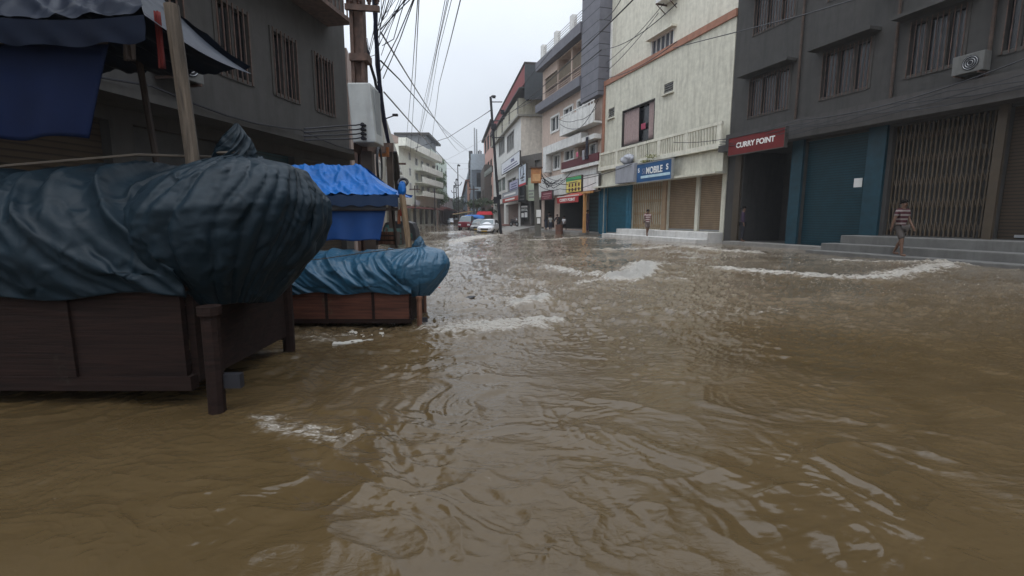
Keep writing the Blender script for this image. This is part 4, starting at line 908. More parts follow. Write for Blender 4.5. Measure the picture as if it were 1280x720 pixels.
# the trunk of bundled cables climbing beside the pole
WY = fb.world(fb.u(815)).y
cb = thing('cable_bundle', 'thick navy blue bundle of cables running down to the rusty beam', 'cable bundle', P(487,186,10.8)); b_ = Vector(cb.location)
for k_ in range(9):
    o1, o2 = rg.uniform(-2.2,2.2), rg.uniform(-2.0,2.0); pts = [(466.5+o1,-60,9.5),(468.5+o1,0,9.6),(469.5+o2,40,9.8),(472+o1*.8,80,10),(475+o2,112,10.2),(480+o1*.6,150,10.5),(487+o2*.5,186,10.8)]
    W_ = []
    for a, c in zip(pts, pts[1:]):
        for i in range(5): W_.append(P(*[a[j]+(c[j]-a[j])*i/5 for j in range(3)])-b_)
    MB().tube(W_, rg.uniform(.016,.028), 5).build('cable', NAVY if k_%3 else BLACKM, cb, smooth=True)
wire([(448,14,8.6),(455,40,9),(461,75,9.5),(470,105,10),(475,130,10.2)], .024, NAVY, label='slack dark cable dropping from the crossarm into the navy bundle')
for k_ in range(13):
    x0 = 474+rg.uniform(-3,3); y0 = rg.uniform(22,72); x1 = 477+k_*3.4+rg.uniform(-1.5,1.5)
    wire([(x0,y0,9.8),(x0+(x1-x0)*.45+rg.uniform(-2,1),y0*.5+rg.uniform(-2,4),9.0),(x1,-6,8.2),(x1+8+k_*.6,-60,7.4)], rg.choice((.005,.006,.009)), BLACKM if k_%2 else NAVY, label='thin cable in the fan spreading up from the navy bundle', group='cables fanning up from the left pole')
for k_ in range(9):
    x0 = 450+rg.uniform(0,6); y0 = rg.uniform(20,100)
    wire([(x0,y0,9),(461+rg.uniform(-3,3),y0+rg.uniform(-25,30),9.5),(472,rg.uniform(10,130),9.9)], .006, BLACKM, label='thin slack cable between the brown pole and the navy bundle', group='slack cables beside the brown pole')
wire([(478,57,10),(492,49,9.5),(500,20,9),(508,-5,8.5)], .008, label='looped loose cable right of the navy bundle')
for k_, (xa, ya, xb) in enumerate(((474,92,518),(479,98,519))): wire([(xa,ya,10),((xa+xb)/2+1,ya*.5,9),(xb,-4,8)], .009, label='single cable rising steeply from the bundle to the frame top', group='two steep cables by the left pole')
for k_, (x0, x1, y1) in enumerate(((522.5,507,185),(524,513,190))): wire([(x0,-6,9),((x0+x1)/2+1,90,16),(x1,y1,36)], .010, label='cable of the pair falling to the cream block', group='pair of cables falling to the cream block')
for k_, x0 in enumerate((557.5,560.2,562,565.8)):
    wire([(x0,-6,10),(x0-13-k_*1.3,62,15),(x0-27-k_*.2,125,24),(x0-37-k_*2.6,190,40)], .0075, label='long cable in the bunch sweeping down from the top to the cream block', group='bunch of long cables over the street')
wire([(577,-6,10),(562,55,15),(549,105,24),(537,196,50)], .012, label='lone cable just right of the long bunch')
wire([(476,76,10),(500,100,14),(530,135,24),(556,162,40),(583,186,90)], .018, label='dark cable crossing the sky from the bundle to the blue grey block', sag=.0)
wire([(516,186,74),(560,172,70),(601,146,64),(613,138,40)], .035, label='cable from the cream block up to the thin black pole')
for k_, (a, c) in enumerate((((553,161,38),(592,191,85)),((545,205,95),(640,150,50)),((480,115,11),(590,230,85)),((476,40,10),(575,190,85)),((524,196,80),(590,204,88)),((540,207,96),(592,210,90)))): wire([a, c], .018, STEEL, label='faint thin wire crossing the street high up', group='faint wires across the street', sag=.4)
for k_, (a, c) in enumerate((((628,148,42),(795,-4,15)),((642,138,44),(752,62,22)),((752,62,20),(846,4,13)),((752,98,24),(846,52,16)),((755,92,fb.world(fb.u(755),.15).y),(823,16,fb.world(fb.u(823),.2).y)),((756,80,fb.world(fb.u(756),.15).y),(830,4,fb.world(fb.u(830),.15).y)),((745,24,20),(778,-4,15)))):
    wire([a, c], .0045+.0004*a[2], label=['long cable slanting up over the hospital and slate tower','cable meeting the slate tower halfway up','cable crossing in front of the cream block toward the air conditioner','cable just above the terracotta trim','thin slack cable rising over the plain cream wall','second thin cable on the plain cream wall','short cable at the top of the slate tower'][k_], sag=.25)
for k_, (a, m__, c) in enumerate((((680,218,36),(705,225,32),(790,205,24)),((676,222,36),(690,232,36),(715,214,34)),((674,232,36),(700,236,34),(745,228,30)),((700,155,40),(725,160,34),(748,124,30)),((697,148,40),(722,150,36),(745,135,32)))):
    wire([a, m__, c], .02, label='sagging black cable across the pink building balconies', group='cables sagging across the pink building', sag=.2)
for k_ in range(6): wire([(676+k_*.5,214+k_*3,36.5),(684+k_*2,232+rg.uniform(-6,6),37),(690+k_*4,218+rg.uniform(-4,14),38)], .025, label='tangled black cable beside the orange junction box', group='tangled cables beside the junction box')
wire([(640,124,44),(672,84,40),(690,62,38)], .02, label='thin wire on the slope of the red shed roof')
wire([(842,60,16),(1000,20,10),(1200,-40,7)], .012, label='cable passing in front of the grimy building')
wire([(842,178,22),(1000,150,14),(1290,70,9)], .012, label='low cable stretched along the grimy building front', sag=.2)
# left cables to the transformer bushings
for k_ in range(4): z = 155+k_*5.6; wire([(453,z,7.95),(445,z+1.5,7.8),(430,z+2,7.5),(380,z+6-k_,6.8)], .011, label='black cable running left from a transformer bushing', group='four cables on the transformer bushings')
# thin black pole with arms and hook lamp
Yp = G(626.5, 292).y; pb = P(626.5, 292, Yp); b_ = Vector((pb.x, pb.y, 0))
p3_ = thing('street_pole', 'thin black pole with short crossarms and a hooked top beside the white car', 'pole', b_)
top = rel(613.2, 121, Yp, b_); mid = rel(620, 215, Yp, b_)
MB().tube([(0,0,-.4),(mid.x,0,mid.z),(top.x,0,top.z)], .13, 8, r1=.10).build('shaft', BLACKM, p3_)
for (xa, xb, y) in ((614,628,127.5),(613,629,151),(615,630,172)):
    A, B = rel(xa,y,Yp,b_), rel(xb,y,Yp,b_); MB().tube([A,B], .045, 5).build('crossarm', BLACKM, p3_)
A = rel(613.2,122,Yp,b_); MB().tube([A, A+Vector((.1,0,.12)), A+Vector((.45,0,.1))], .06, 6).tube([A+Vector((.15,0,.08)),A+Vector((.42,0,.06))], .13, 8).build('hook_lamp', BLACKM, p3_)
for (x, y, r_) in ((628,140,.16),(629,147,.12),(617,158,.22),(621,250,.28),(624,246,.2)):
    A = rel(x,y,Yp,b_); MB().box(A.x-r_, A.x+r_, -.15, .15, A.z-r_*1.1, A.z+r_).build('fitting', BLACKM, p3_, bevel=.03)
# concrete pole with orange junction box
Yq = G(673, 297).y; pb = P(673, 297, Yq); b_ = Vector((pb.x, pb.y, 0)); jp = thing('utility_pole', 'grey concrete pole standing in the water beneath the orange junction box', 'pole', b_)
tz = rel(670, 226, Yq, b_); MB().hexa([(-.22,-.2,-.4),(.22,-.2,-.4),(.22,.2,-.4),(-.22,.2,-.4)], [(tz.x-.15,-.15,tz.z),(tz.x+.15,-.15,tz.z),(tz.x+.15,.15,tz.z),(tz.x-.15,.15,tz.z)]).build('shaft', mat('dark_concrete', (.11,.105,.09), stain=.4), jp)
a_ = rel(673, 266, Yq, b_); MB().box(a_.x-.16, a_.x+.16, -.25, -.19, a_.z-.3, a_.z+.2).build('white_notice', WFR, jp)
MB().box(a_.x-.1, a_.x+.12, -.25, -.19, a_.z-.75, a_.z-.38).build('white_notice', WFR, jp)
MB().box(-.35,.35,-.3,.3,-.3,.08).build('base', CONC, jp)
a0 = P(663.8, 229, Yq-.2); a1 = P(676.5, 210.5, Yq-.2); jb = thing('junction_box', 'orange rusted electrical junction box on top of the concrete pole', 'junction box', (a0.x, a0.y, a0.z))
W = a1.x-a0.x; Hh = a1.z-a0.z; MB().box(0,W,-.25,.25,0,Hh).build('box', mat('orange_rust_enamel', (.42,.19,.075), var=.3, scale=5, stain=.5, stainc=(.15,.06,.03)), jb, bevel=.03)
MB().box(W*.12,W*.88,-.28,-.252,Hh*.12,Hh*.6).build('door', mat('pale_orange_enamel', (.50,.29,.14), var=.2), jb); MB().box(-.08,W+.08,-.33,.3,Hh,Hh+.08).build('hood', RUST, jb)
# far poles
for i, (x, yb, yt, Y, lab) in enumerate(((573.2,279,206,95,'far lamp pole with a forked pair of arms in the middle of the street gap'),(568,273,232,165,'slender distant pole left of the forked lamp pole'),(570.8,274,224,150,'very thin distant pole touching the forked lamp pole'),(592.5,280,232,75,'dark pole among the parked vehicles'),(544,275,236,88,'pale pole in front of the cream block shops'),(519.5,279,232,70,'thin pole at the corner of the cream block'),(498,280,196,40,'dark pole wrapped in cables left of the cream block'))):
    pb = P(x, 272, Y); t_ = thing('utility_pole', lab, 'pole', (pb.x, pb.y, 0)); zt_ = P(x, yt, Y).z; r_ = .0011*Y*1.2
    MB().tube([(0,0,-.4),(0,0,zt_)], r_*1.2, 7, r1=r_*.7).build('shaft', mat('dark_pole_steel', (.05,.045,.045)), t_)
    if i in (0,1,2):
        s_ = .75*Y/95*(1.0 if i == 0 else .7); zc = zt_*.66 if i == 0 else zt_*.8
        for sg_ in (-1,1): MB().tube([(0,0,zc),(sg_*s_*.6,0,zc+.1),(sg_*s_,0,zc+.9*s_)], r_*.6, 5).build('arm', BLACKM, t_)
        MB().tube([(0,0,zt_),(s_*.6,0,zt_-.2)], r_*1.5, 6).build('lamp_head', BLACKM, t_)
    else: MB().box(-s_*.9, s_*.9, -.06, .06, zt_*.9, zt_*.9+.15).build('crossarm', RUST, t_)
lb = P(478,150,13); t_ = thing('lamp_arm', 'small lamp on a thin slanting arm right of the transformer box', 'lamp', lb)
MB().tube([(0,0,0), P(494,144,13)-lb], .016, 5).build('arm', BLACKM, t_); e_ = P(494.5,143.8,13)-lb; MB().box(e_.x-.08,e_.x+.06,e_.y-.04,e_.y+.04,e_.z-.03,e_.z+.03).build('lamp_head', BLACKM, t_, bevel=.01)
for k_ in range(5): wire([(489+k_*1.5,190,12),(492+k_*1.6,215+rg.uniform(-4,4),13),(495+k_,240,14)], rg.choice((.012,.03)), label='dangling black cable below the end of the rusty beam', group='dangling cables under the beam end')

# ------------------------------------------------------------------ carts under tarpaulin
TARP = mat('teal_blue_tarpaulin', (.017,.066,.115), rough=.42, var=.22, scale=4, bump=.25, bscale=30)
TARPD = mat('dimmed_teal_tarpaulin', (.004,.012,.019), spec=.2, rough=.55, var=.25, scale=3, bump=.25, bscale=18)  # the teal tarpaulin colour dimmed to near black for the left edge
BTARP = mat('bright_blue_tarpaulin', (.003,.085,.30), spec=.25, rough=.5, var=.2, scale=4, bump=.2, bscale=25)
NTARP = mat('deep_blue_cloth', (.006,.045,.17), rough=.7, var=.15)
DNAVY = mat('dark_navy_cloth', (.002,.005,.014), spec=.15, rough=.8, var=.2)
def woodmat(name, col, rough=.7, sc_=(1.2, 6, 26), spec=.3):
    m = bpy.data.materials.new(name); m.use_nodes = True; t = m.node_tree; b = t.nodes['Principled BSDF']; tc = N(t, 'ShaderNodeTexCoord'); mp = N(t, 'ShaderNodeMapping'); mp.inputs['Scale'].default_value = sc_
    t.links.new(tc.outputs['Object'], mp.inputs[0]); n = N(t, 'ShaderNodeTexNoise'); n.inputs['Scale'].default_value = 1.3; n.inputs['Detail'].default_value = 8; n.inputs['Roughness'].default_value = .7; n.inputs['Distortion'].default_value = .6; t.links.new(mp.outputs[0], n.inputs['Vector'])
    r = N(t, 'ShaderNodeValToRGB'); e = r.color_ramp.elements; e[0].position = .34; e[1].position = .70; e[0].color = tuple(c*.35 for c in col)+(1,); e[1].color = tuple(c*1.5 for c in col)+(1,); t.links.new(n.outputs[0], r.inputs[0])
    n2 = N(t, 'ShaderNodeTexNoise'); n2.inputs['Scale'].default_value = 2.3; n2.inputs['Detail'].default_value = 9; n2.inputs['Roughness'].default_value = .8; t.links.new(tc.outputs['Object'], n2.inputs['Vector'])
    r2 = N(t, 'ShaderNodeValToRGB'); e = r2.color_ramp.elements; e[0].position = .60; e[1].position = .66; e[0].color = (0,0,0,1); e[1].color = (.7,.7,.7,1); t.links.new(n2.outputs[0], r2.inputs[0])
    mm = N(t, 'ShaderNodeMixRGB'); mm.inputs[2].default_value = (col[1]*2.2+.008, col[1]*1.9+.006, col[2]*2+.004, 1); t.links.new(r2.outputs[0], mm.inputs[0]); t.links.new(r.outputs[0], mm.inputs[1]); t.links.new(mm.outputs[0], b.inputs['Base Color'])
    bp = N(t, 'ShaderNodeBump'); bp.inputs['Strength'].default_value = .6; bp.inputs['Distance'].default_value = .012; t.links.new(n.outputs[0], bp.inputs['Height']); t.links.new(bp.outputs[0], b.inputs['Normal']); b.inputs['Roughness'].default_value = rough; b.inputs['Specular IOR Level'].default_value = spec; MATS[name] = m; return m
WOODR = woodmat('reddish_brown_board', (.085,.030,.018), .6)
WOODD = mat('dark_wood', (.045,.032,.025)); WOODDD = woodmat('dimmed_wood', (.016,.0075,.0055), .8, spec=.2); TANW = woodmat('tan_bamboo', (.24,.165,.10), .7, (12,12,1.2))
WOODP = woodmat('worn_brown_post', (.14,.066,.04), .7, (14,14,1.5))
crinkle(TARP, 6, .8, .03); crinkle(TARPD, 5, 1.0, .05); crinkle(BTARP, 6, 1.0, .03)
def ridge(x, k=2.0): return np.clip(1-np.abs(x)*k, 0, 1)
def make_cart(name, label, group, origin, s, tarp, board_m, post_m, seed, length=2.15, width=.95):
    t = thing(name, label, 'cart', origin, 0, group)
    S = lambda v: tuple(c*s for c in v)
    def sb(m, *b): return m.box(*[v*s for v in b])
    # front boards with battens, deck, frame, posts
    mb = MB(); sb(mb, -length, -.15, 0, .03, .13, .50); mb.build('front_board', board_m, t)
    sb(MB(), -length, -.11, -.012, .05, .50, .56).build('top_rail', board_m, t); sb(MB(), -length, -.13, -.010, .04, .075, .135).build('bottom_rail', WOODDD, t)
    x = -.62
    while x > -length: sb(MB(), x-.018, x+.018, -.014, -.002, .136, .498).build('batten', WOODDD, t); x -= .62
    sb(MB(), -.15, -.12, .035, width, .10, .50).build('end_board', WOODDD, t); sb(MB(), -length, -.13, .05, width, .44, .47).build('deck', WOODDD, t); sb(MB(), -length, -.13, width-.03, width, .08, .50).build('back_board', WOODDD, t)
    for (x, y) in ((0,-.05),(-.12,width+.01),(-length,-.02),(-length,width)):
        m = MB().tube([S((x-.01,y,-.35)), S((x,y,.2)), S((x,y,.44))], .034*s, 10); m.tube([S((x,y,.41)), S((x,y,.445))], .045*s, 10); m.build('post', post_m, t, smooth=False)
    sb(MB(), .0, .10, -.05, -.02, .10, .16).build('bracket', BLACKM, t)
    # draped tarpaulin
    ni, nj = 190, 130
    prof = np.array([(0,-.03,.47),(.12,-.06,.60),(.25,-.03,.76),(.40,.12,.90),(.55,.38,.98),(.72,.70,.93),(.86,.93,.78),(1,.97,.46)])
    a = np.linspace(0,1,ni); b = np.linspace(0,1,nj); A, B = np.meshgrid(a, b, indexing='ij')
    yy = np.interp(B, prof[:,0], prof[:,1]); zz = np.interp(B, prof[:,0], prof[:,2]); ks = np.ones(9)/9
    for i in range(1):
        yy = np.apply_along_axis(lambda r: np.convolve(np.pad(r,4,'edge'),ks,'valid'),1,yy); zz = np.apply_along_axis(lambda r: np.convolve(np.pad(r,4,'edge'),ks,'valid'),1,zz)
    yy = yy*width/.95
    xx = -.10-(length+.06)*A
    hgt = 1.06-.10*A+.06*fbm(xx*1.7+seed, yy*1.5, 2); zz = .47+(zz-.47)*hgt
    ac = (.60*xx+.80*zz-.25*yy); al = (.80*xx-.60*zz)
    fl_ = ridge(perlin(ac*6.5+seed*3.1+.6*perlin(al*1.3,ac*2), al*.9+seed), 2.2)**1.5*.055+ridge(perlin(ac*14+seed, al*1.8+7), 2.2)*.018+.05*fbm(xx*1.9+seed, yy*2+zz*2, 3)
    fl_ *= .35+.65*np.sin(np.pi*np.clip(B*1.02,0,1))**.5
    ny = -np.cos(B*np.pi); nz = np.sin(B*np.pi)
    yy = yy+ny*fl_*.9; zz = zz+nz*fl_+.018*np.sin(xx*9+seed)*(B < .08)
    pts = np.stack([xx,yy,zz],-1)*s
    g = MB().grid(pts.tolist()).build('tarpaulin', tarp, t, smooth=True); g.modifiers.new('solid','SOLIDIFY').thickness = .006
    # gathered bulging bag at the right end, tied at its top
    ni, nj = 150, 220
    a = np.linspace(0.02, 1, ni); ph = np.linspace(0, 2*np.pi, nj); A, PH = np.meshgrid(a, ph, indexing='ij')
    cx, cy = -.12, .38
    # profile from knot to hem
    rr_ = np.interp(A, [0,.05,.14,.28,.46,.62,.78,.90,1], [.05,.09,.20,.31,.36,.355,.31,.24,.15]); zc = np.interp(A, [0,.05,.14,.28,.46,.62,.78,.90,1], [1.10,1.07,1.03,.97,.85,.71,.58,.48,.38])
    for i in range(2):
        rr_ = np.apply_along_axis(lambda r: np.convolve(np.pad(r,6,'edge'),np.ones(13)/13,'valid'),0,rr_); zc = np.apply_along_axis(lambda r: np.convolve(np.pad(r,6,'edge'),np.ones(13)/13,'valid'),0,zc)
    ex = 1.0+.17*np.clip(np.cos(PH),0,1)*np.sin(np.pi*np.clip(A/.85,0,1))+.42*np.clip(-np.cos(PH),0,1)**2*np.sin(np.pi*np.clip(A,0,1)); ey = 1.12
    lob = 1+.15*fbm(np.cos(PH)*1.3+seed*2, np.sin(PH)*1.3+A*1.6, 3)+.07*np.cos(3*PH+seed)*np.sin(np.pi*A)
    wPH = PH+.28*fbm(np.cos(PH)*1.2+seed, np.sin(PH)*1.2+A*1.5, 2)*np.clip(A*2,0,1); mF = .35+.9*np.clip(fbm(np.cos(PH)*1.5+5, np.sin(PH)*1.5+A*1.4+seed, 2)+.25,0,1)
    fold = mF*ridge(perlin(np.cos(wPH)*3.4+seed+A*.9, np.sin(wPH)*3.4+A*1.0), 2.4)**1.6
    fold2 = mF*ridge(perlin(np.cos(wPH)*9+seed, np.sin(wPH)*9+A*1.3), 2.0)*np.clip(1.3-A*1.6,.15,1)
    damp = np.interp(A, [0,.1,.3,.55,.8,1], [.42,.40,.24,.13,.13,.22])
    r2_ = rr_*lob*(1-.85*damp*fold-.35*damp*fold2)+.012*fbm(PH*3+seed, A*9, 3)
    twist = PH+ .5*(1-A)**3
    X_ = cx+r2_*ex*np.cos(twist)+.05*np.interp(A,[0,.5,1],[0,1,.6])+.10*np.clip((.1-A)*10,0,1); Y_ = cy+r2_*ey*np.sin(twist)-.10*np.interp(A,[0,.5,1],[0,1,1.2])
    Z_ = zc+.05*np.cos(PH)*np.interp(A,[0,.3,1],[0,1,-.2])-.035*np.cos(PH-2.2)*A
    g = MB().grid((np.stack([X_,Y_,Z_],-1)*s).tolist()).build('gathered_bag', tarp, t, smooth=True); g.modifiers.new('solid','SOLIDIFY').thickness = .006
    # twisted end of cloth standing up out of the tie
    ni, nj = 40, 60; A, PH = np.meshgrid(np.linspace(0,1,ni), np.linspace(0,2*np.pi,nj), indexing='ij')
    r_ = np.interp(A,[0,.25,.6,1],[.07,.065,.045,.006])*(1-.35*ridge(perlin(np.cos(PH)*3+seed,np.sin(PH)*3+A*2),2)); tw = PH+1.8*A
    g = MB().grid((np.stack([cx+.06+r_*1.5*np.cos(tw)+.02*A, cy+r_*np.sin(tw)-.05, 1.05+.17*A],-1)*s).tolist()).build('twisted_end', tarp, t, smooth=True)
    cr_ = MB(); cr_.ring(S((cx+.05,cy-.03,1.09)), (1,0,0), (0,1,0.1), .075*s, .008*s, 24, 5); cr_.build('tie_cord', mat('dark_rope', (.05,.04,.03)), t)
    cr2 = [(x*s, y*s, z*s) for x, y, z in ((cx,cy-.05,1.07),(-.35,.12,1.055),(-.8,.02,1.0),(-1.3,-.03,.93),(-length,-.05,.88))]
    MB().tube(cr2, .006*s, 5).build('tie_cord', mat('dark_rope', (.05,.04,.03)), t)
    return t
oc = G(525, 412)
make_cart('street_cart', 'low brown cart under a teal blue tarpaulin, the middle one standing by the open water', 'tarpaulin covered carts', (oc.x, oc.y+.05, 0), .95*oc.y/5.9, TARP, WOODR, WOODP, 1.0, length=2.3)
on = G(277, 512)  # nearest cart takes the dimmed tarpaulin and board colours
make_cart('street_cart', 'big cart under a teal tarpaulin, colours dimmed to near black, the nearest at the left edge', 'tarpaulin covered carts', (on.x, on.y+.05, 0), 1.76, TARPD, WOODDD, WOODDD, 4.3, length=2.0, width=.85)
# pale sheets standing in for the sky's reflection under the middle cart
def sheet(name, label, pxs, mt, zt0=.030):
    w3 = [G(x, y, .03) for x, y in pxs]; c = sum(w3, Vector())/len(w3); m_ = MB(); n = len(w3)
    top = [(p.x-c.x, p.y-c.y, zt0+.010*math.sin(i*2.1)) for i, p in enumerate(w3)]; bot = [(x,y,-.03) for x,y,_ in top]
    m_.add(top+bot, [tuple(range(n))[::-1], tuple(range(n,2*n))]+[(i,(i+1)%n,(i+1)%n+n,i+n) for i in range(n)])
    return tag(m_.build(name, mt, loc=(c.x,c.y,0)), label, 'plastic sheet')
WS = mat('sky_reflection_white', (.42,.40,.36), rough=.5, var=.15)
sheet('sky_reflection_sheet', 'large pale sheet standing in for sky reflected under the front of the middle cart', [(425,413),(440,410.5),(452,410),(463,412),(466,417),(463,419.5),(467,421),(458,423),(445,425),(430,427),(415,428)], WS, .004)
sheet('sky_reflection_sheet', 'small pale sheet standing in for sky reflected between the larger one and the cart post', [(473,411),(477,409),(481,412),(482,417),(478,419),(474,416)], WS, .012)
# canopy over the middle cart
Yc = 6.4
cn_ = P(497, 244, Yc)
cano = thing('stall_canopy', 'bright blue tarpaulin canopy over the middle cart with a deep blue cloth hanging under it', 'canopy', (cn_.x, Yc, 0))
B_ = Vector((cn_.x, Yc, 0)); ev = P(497,244,Yc).z
ni, nj = 110, 60; A, B = np.meshgrid(np.linspace(0,1,ni), np.linspace(0,1,nj), indexing='ij')
rx0 = P(449,207,Yc+.45).x-B_.x; rz = P(447,207,Yc+.45).z; lx = -2.0
# front slope: eave from (0,0) to (lx,0); ridge from (rx0,.45) to (lx,.45)
xe = lx*A; xr = rx0+(lx-rx0)*A; X_ = xe+(xr-xe)*B; Y_ = .5*B; sag = -.035*np.sin(np.pi*B)
rr3 = ridge(perlin(X_*5+2*B, B*1.3+X_), 2.2)**1.5*.03+.012*ridge(perlin(X_*13+B*4, B*3), 2.0)
Z_ = ev+(rz-ev)*B+sag+rr3-.02*A*np.sin(A*30)*(B < .05)
front = np.stack([X_,Y_,Z_],-1)
Yb = 1.0-.5*B; back = np.stack([X_,Yb,ev+(rz-ev)*B+sag+rr3],-1)[:, ::-1]
m_ = MB().grid(front.tolist()).grid(back.tolist())
# right hip end
A2, B2 = np.meshgrid(np.linspace(0,1,20), np.linspace(0,1,nj), indexing='ij')
m_.grid(np.stack([rx0*B2, (1-A2)*.5*B2+A2*(1-.5*B2), ev+(rz-ev)*B2-.035*np.sin(np.pi*B2)],-1).tolist())
m_.build('canopy_sheet', BTARP, cano, smooth=True)
vv = [[(0.0+(lx)*i/60, .003*math.sin(i)-.004, ev-.0-j*.035+(.012*math.sin(i*.9+j)) ) for j in range(5)] for i in range(61)]
MB().grid(vv).build('valance', mat('shade_navy_valance', (.006,.022,.06), rough=.7), cano, smooth=True)
pr = P(481,259,Yc)
MB().box(lx, pr.x-B_.x, .04, .08, P(481,262,Yc).z, P(481,256.5,Yc).z).build('front_bar', mat('dark_steel_bar', (.06,.06,.065), rough=.5), cano); MB().box(lx, -.02, .05, .09, ev-.20, ev-.16).build('front_bar', WOODD, cano)
hz0, hz1 = P(470,301,Yc).z, P(470,262.5,Yc).z; cx1 = P(480,262,Yc).x-B_.x; cx2 = P(472,300,Yc).x-B_.x
gp = []
for i in range(60):
    row = []
    for j in range(20):
        f_ = j/19; xr_ = cx1+(cx2-cx1)*f_; x = xr_+(lx-xr_)*i/59; row.append((x, .10+.02*math.sin(i*.55+j*.05)*f_, hz1+(hz0-hz1)*f_+.01*math.sin(i*.4)*f_))
    gp.append(row)
g = MB().grid(gp).build('hanging_cloth', NTARP, cano, smooth=True); g.modifiers.new('s','SOLIDIFY').thickness = .008
def stick(base, top, r, name, mt, parent, B0): MB().tube([base-B0, top-B0], r, 8).build(name, mt, parent)
stick(P(512.5,318,Yc+.1), P(502.5,243,Yc+.1), .042, 'post', TANW, cano, B_)
stick(P(497,318,Yc+.9), P(489,246,Yc+.9), .022, 'post', WOODD, cano, B_)
stick(P(345,318,Yc+.2), P(343,243,Yc+.2), .03, 'post', TANW, cano, B_)
for (x0, x1, y0, y1, mt, nm) in ((500.5,505,247,270,mat('red_cloth',(.42,.03,.02)),'red_cloth'),(497,500,262,280,mat('rust_cloth',(.28,.10,.05)),'orange_cloth')):
    a_, b2_ = P(x0,y0,Yc+.12)-B_, P(x1,y1,Yc+.12)-B_; curtain(a_.x, b2_.x, b2_.z, a_.z, a_.y, nm, mt, cano, 1.5, .015)
# blue bag hung at the canopy corner
bgp = P(502.5, 236.5, Yc+.1); A, PH = np.meshgrid(np.linspace(0,np.pi,22), np.linspace(0,2*np.pi,30), indexing='ij')
r_ = 1+.10*np.cos(4*PH+A*2)+.06*np.cos(9*PH)
o = MB().grid(np.stack([.055*np.sin(A)*r_*np.cos(PH), .05*np.sin(A)*r_*np.sin(PH), .095*np.cos(A)+.012*np.cos(PH*3)],-1).tolist()).build('plastic_bag', BTARP, smooth=True, loc=bgp)
tag(o, 'round bright blue bag tied to the canopy corner', 'bag')
o = MB().ring((0,0,0),(1,0,0),(0,.6,.8),.06,.02,20,6).build('black_bag', BLACKM, smooth=True, loc=P(503.5,228,Yc+.15)); tag(o, 'small black bundle on top of the round blue bag', 'bag')
# crates and goods behind the hanging cloth
def crate(x, y, Y, w_, h_, d_, label, mt):
    p = P(x, y, Y); t = thing('crate', label, 'crate', p)
    for i in range(3): z = h_*i/3; MB().box(-w_/2, w_/2, -.01, .01, z+.01, z+h_/3-.015).build('slat', mt, t)
    MB().box(-w_/2+.01, w_/2-.01, .02, d_, .0, h_*.9).build('body', WOODD, t)
    each('corner_post', WOODD, t, [(sx*w_/2-.02, sx*w_/2+.02, -.03, -.012, 0, h_) for sx in (-1,1)])
crate(484, 306, 7.6, .30, .22, .3, 'dark wooden crate behind the hanging blue cloth', WOODP); crate(494, 306, 8.4, .28, .30, .3, 'taller crate between the hanging cloth and the tan post', mat('greenish_crate', (.05,.09,.08)))
o = MB().grid(np.stack([.12*np.sin(A)*r_*np.cos(PH), .12*np.sin(A)*r_*np.sin(PH), .09*np.cos(A)],-1).tolist()).build('sack', mat('light_blue_sack', (.12,.30,.55)), smooth=True, loc=P(441,292,6.9)); tag(o, 'crumpled light blue sack beneath the hanging cloth', 'bag')
# near big canopy at the left edge, cloth colours dimmed to near black
Yn = 3.7; nb_ = P(190, -10, Yn); nc = thing('stall_canopy', 'navy canopy dimmed to near black with a hanging cloth over the nearest cart at the left edge', 'canopy', (nb_.x, Yn, 0)); B_ = Vector(nc.location)
e_z = P(190, 26, Yn).z; lx = -3.2
A, B = np.meshgrid(np.linspace(0,1,120), np.linspace(0,1,60), indexing='ij'); ml = mat('dimmed_canopy_sheet', (.002,.006,.016), spec=.3, rough=.55); crinkle(ml, 3, .8, .05)
def slope(y0, y1, flip=1):
    xe = lx*A+.0; xr = -.5+(lx+.5)*A; X_ = xe+(xr-xe)*B; yy_ = y0+(y1-y0)*B
    rd_ = ridge(perlin(X_*2.6+2*B+flip, B*1.2+X_*.6), 2.2)**1.5*.05+.02*ridge(perlin(X_*7+B*3, B*2.5), 2.0)
    Z_ = e_z+.62*B-.09*np.sin(np.pi*B)*(.5+.5*np.sin(X_*2.4)**2)+rd_-.035*np.abs(np.sin(X_*2.6))*(1-B); return np.stack([X_,yy_,Z_],-1)
m_ = MB().grid(slope(-.1,.55).tolist()).grid(slope(1.3,.55,9).tolist())
A2, B2 = np.meshgrid(np.linspace(0,1,24), np.linspace(0,1,60), indexing='ij'); m_.grid(np.stack([-.5*B2, (1-A2)*(-.1+.65*B2)+A2*(1.3-.75*B2), e_z+.62*B2-.09*np.sin(np.pi*B2)-.05*np.sin(np.pi*A2)*(1-B2)],-1).tolist())
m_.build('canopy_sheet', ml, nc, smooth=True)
MB().grid([[(lx*i/90, -.105+.012*math.sin(i*.8+j)*j/5, e_z-.035*abs(math.sin(lx*i/90*2.6))-.034*j-.012*math.sin(i*.55)*j/5) for j in range(6)] for i in range(91)]).build('valance', DNAVY, nc, smooth=True)
MB().box(lx, P(132,50,Yn).x-B_.x, -.02, .02, P(100,54,Yn).z, P(100,44,Yn).z).build('front_bar', WOODD, nc)
gp = []; z1 = P(100,54,Yn).z; z0 = P(100,172,Yn).z; xa, xb = P(132,54,Yn).x-B_.x, P(104,172,Yn).x-B_.x
for i in range(70): gp.append([((xa+(xb-xa)*j/19)+(lx-(xa+(xb-xa)*j/19))*i/69, .03+.03*math.sin(i*.5+j*.05)*j/19, z1+(z0-z1)*j/19+.015*math.sin(i*.35)*j/19) for j in range(20)])
g = MB().grid(gp).build('hanging_cloth', mat('midnight_blue_cloth', (.002,.007,.03), spec=.15, rough=.8, var=.2), nc, smooth=True); g.modifiers.new('s','SOLIDIFY').thickness = .008
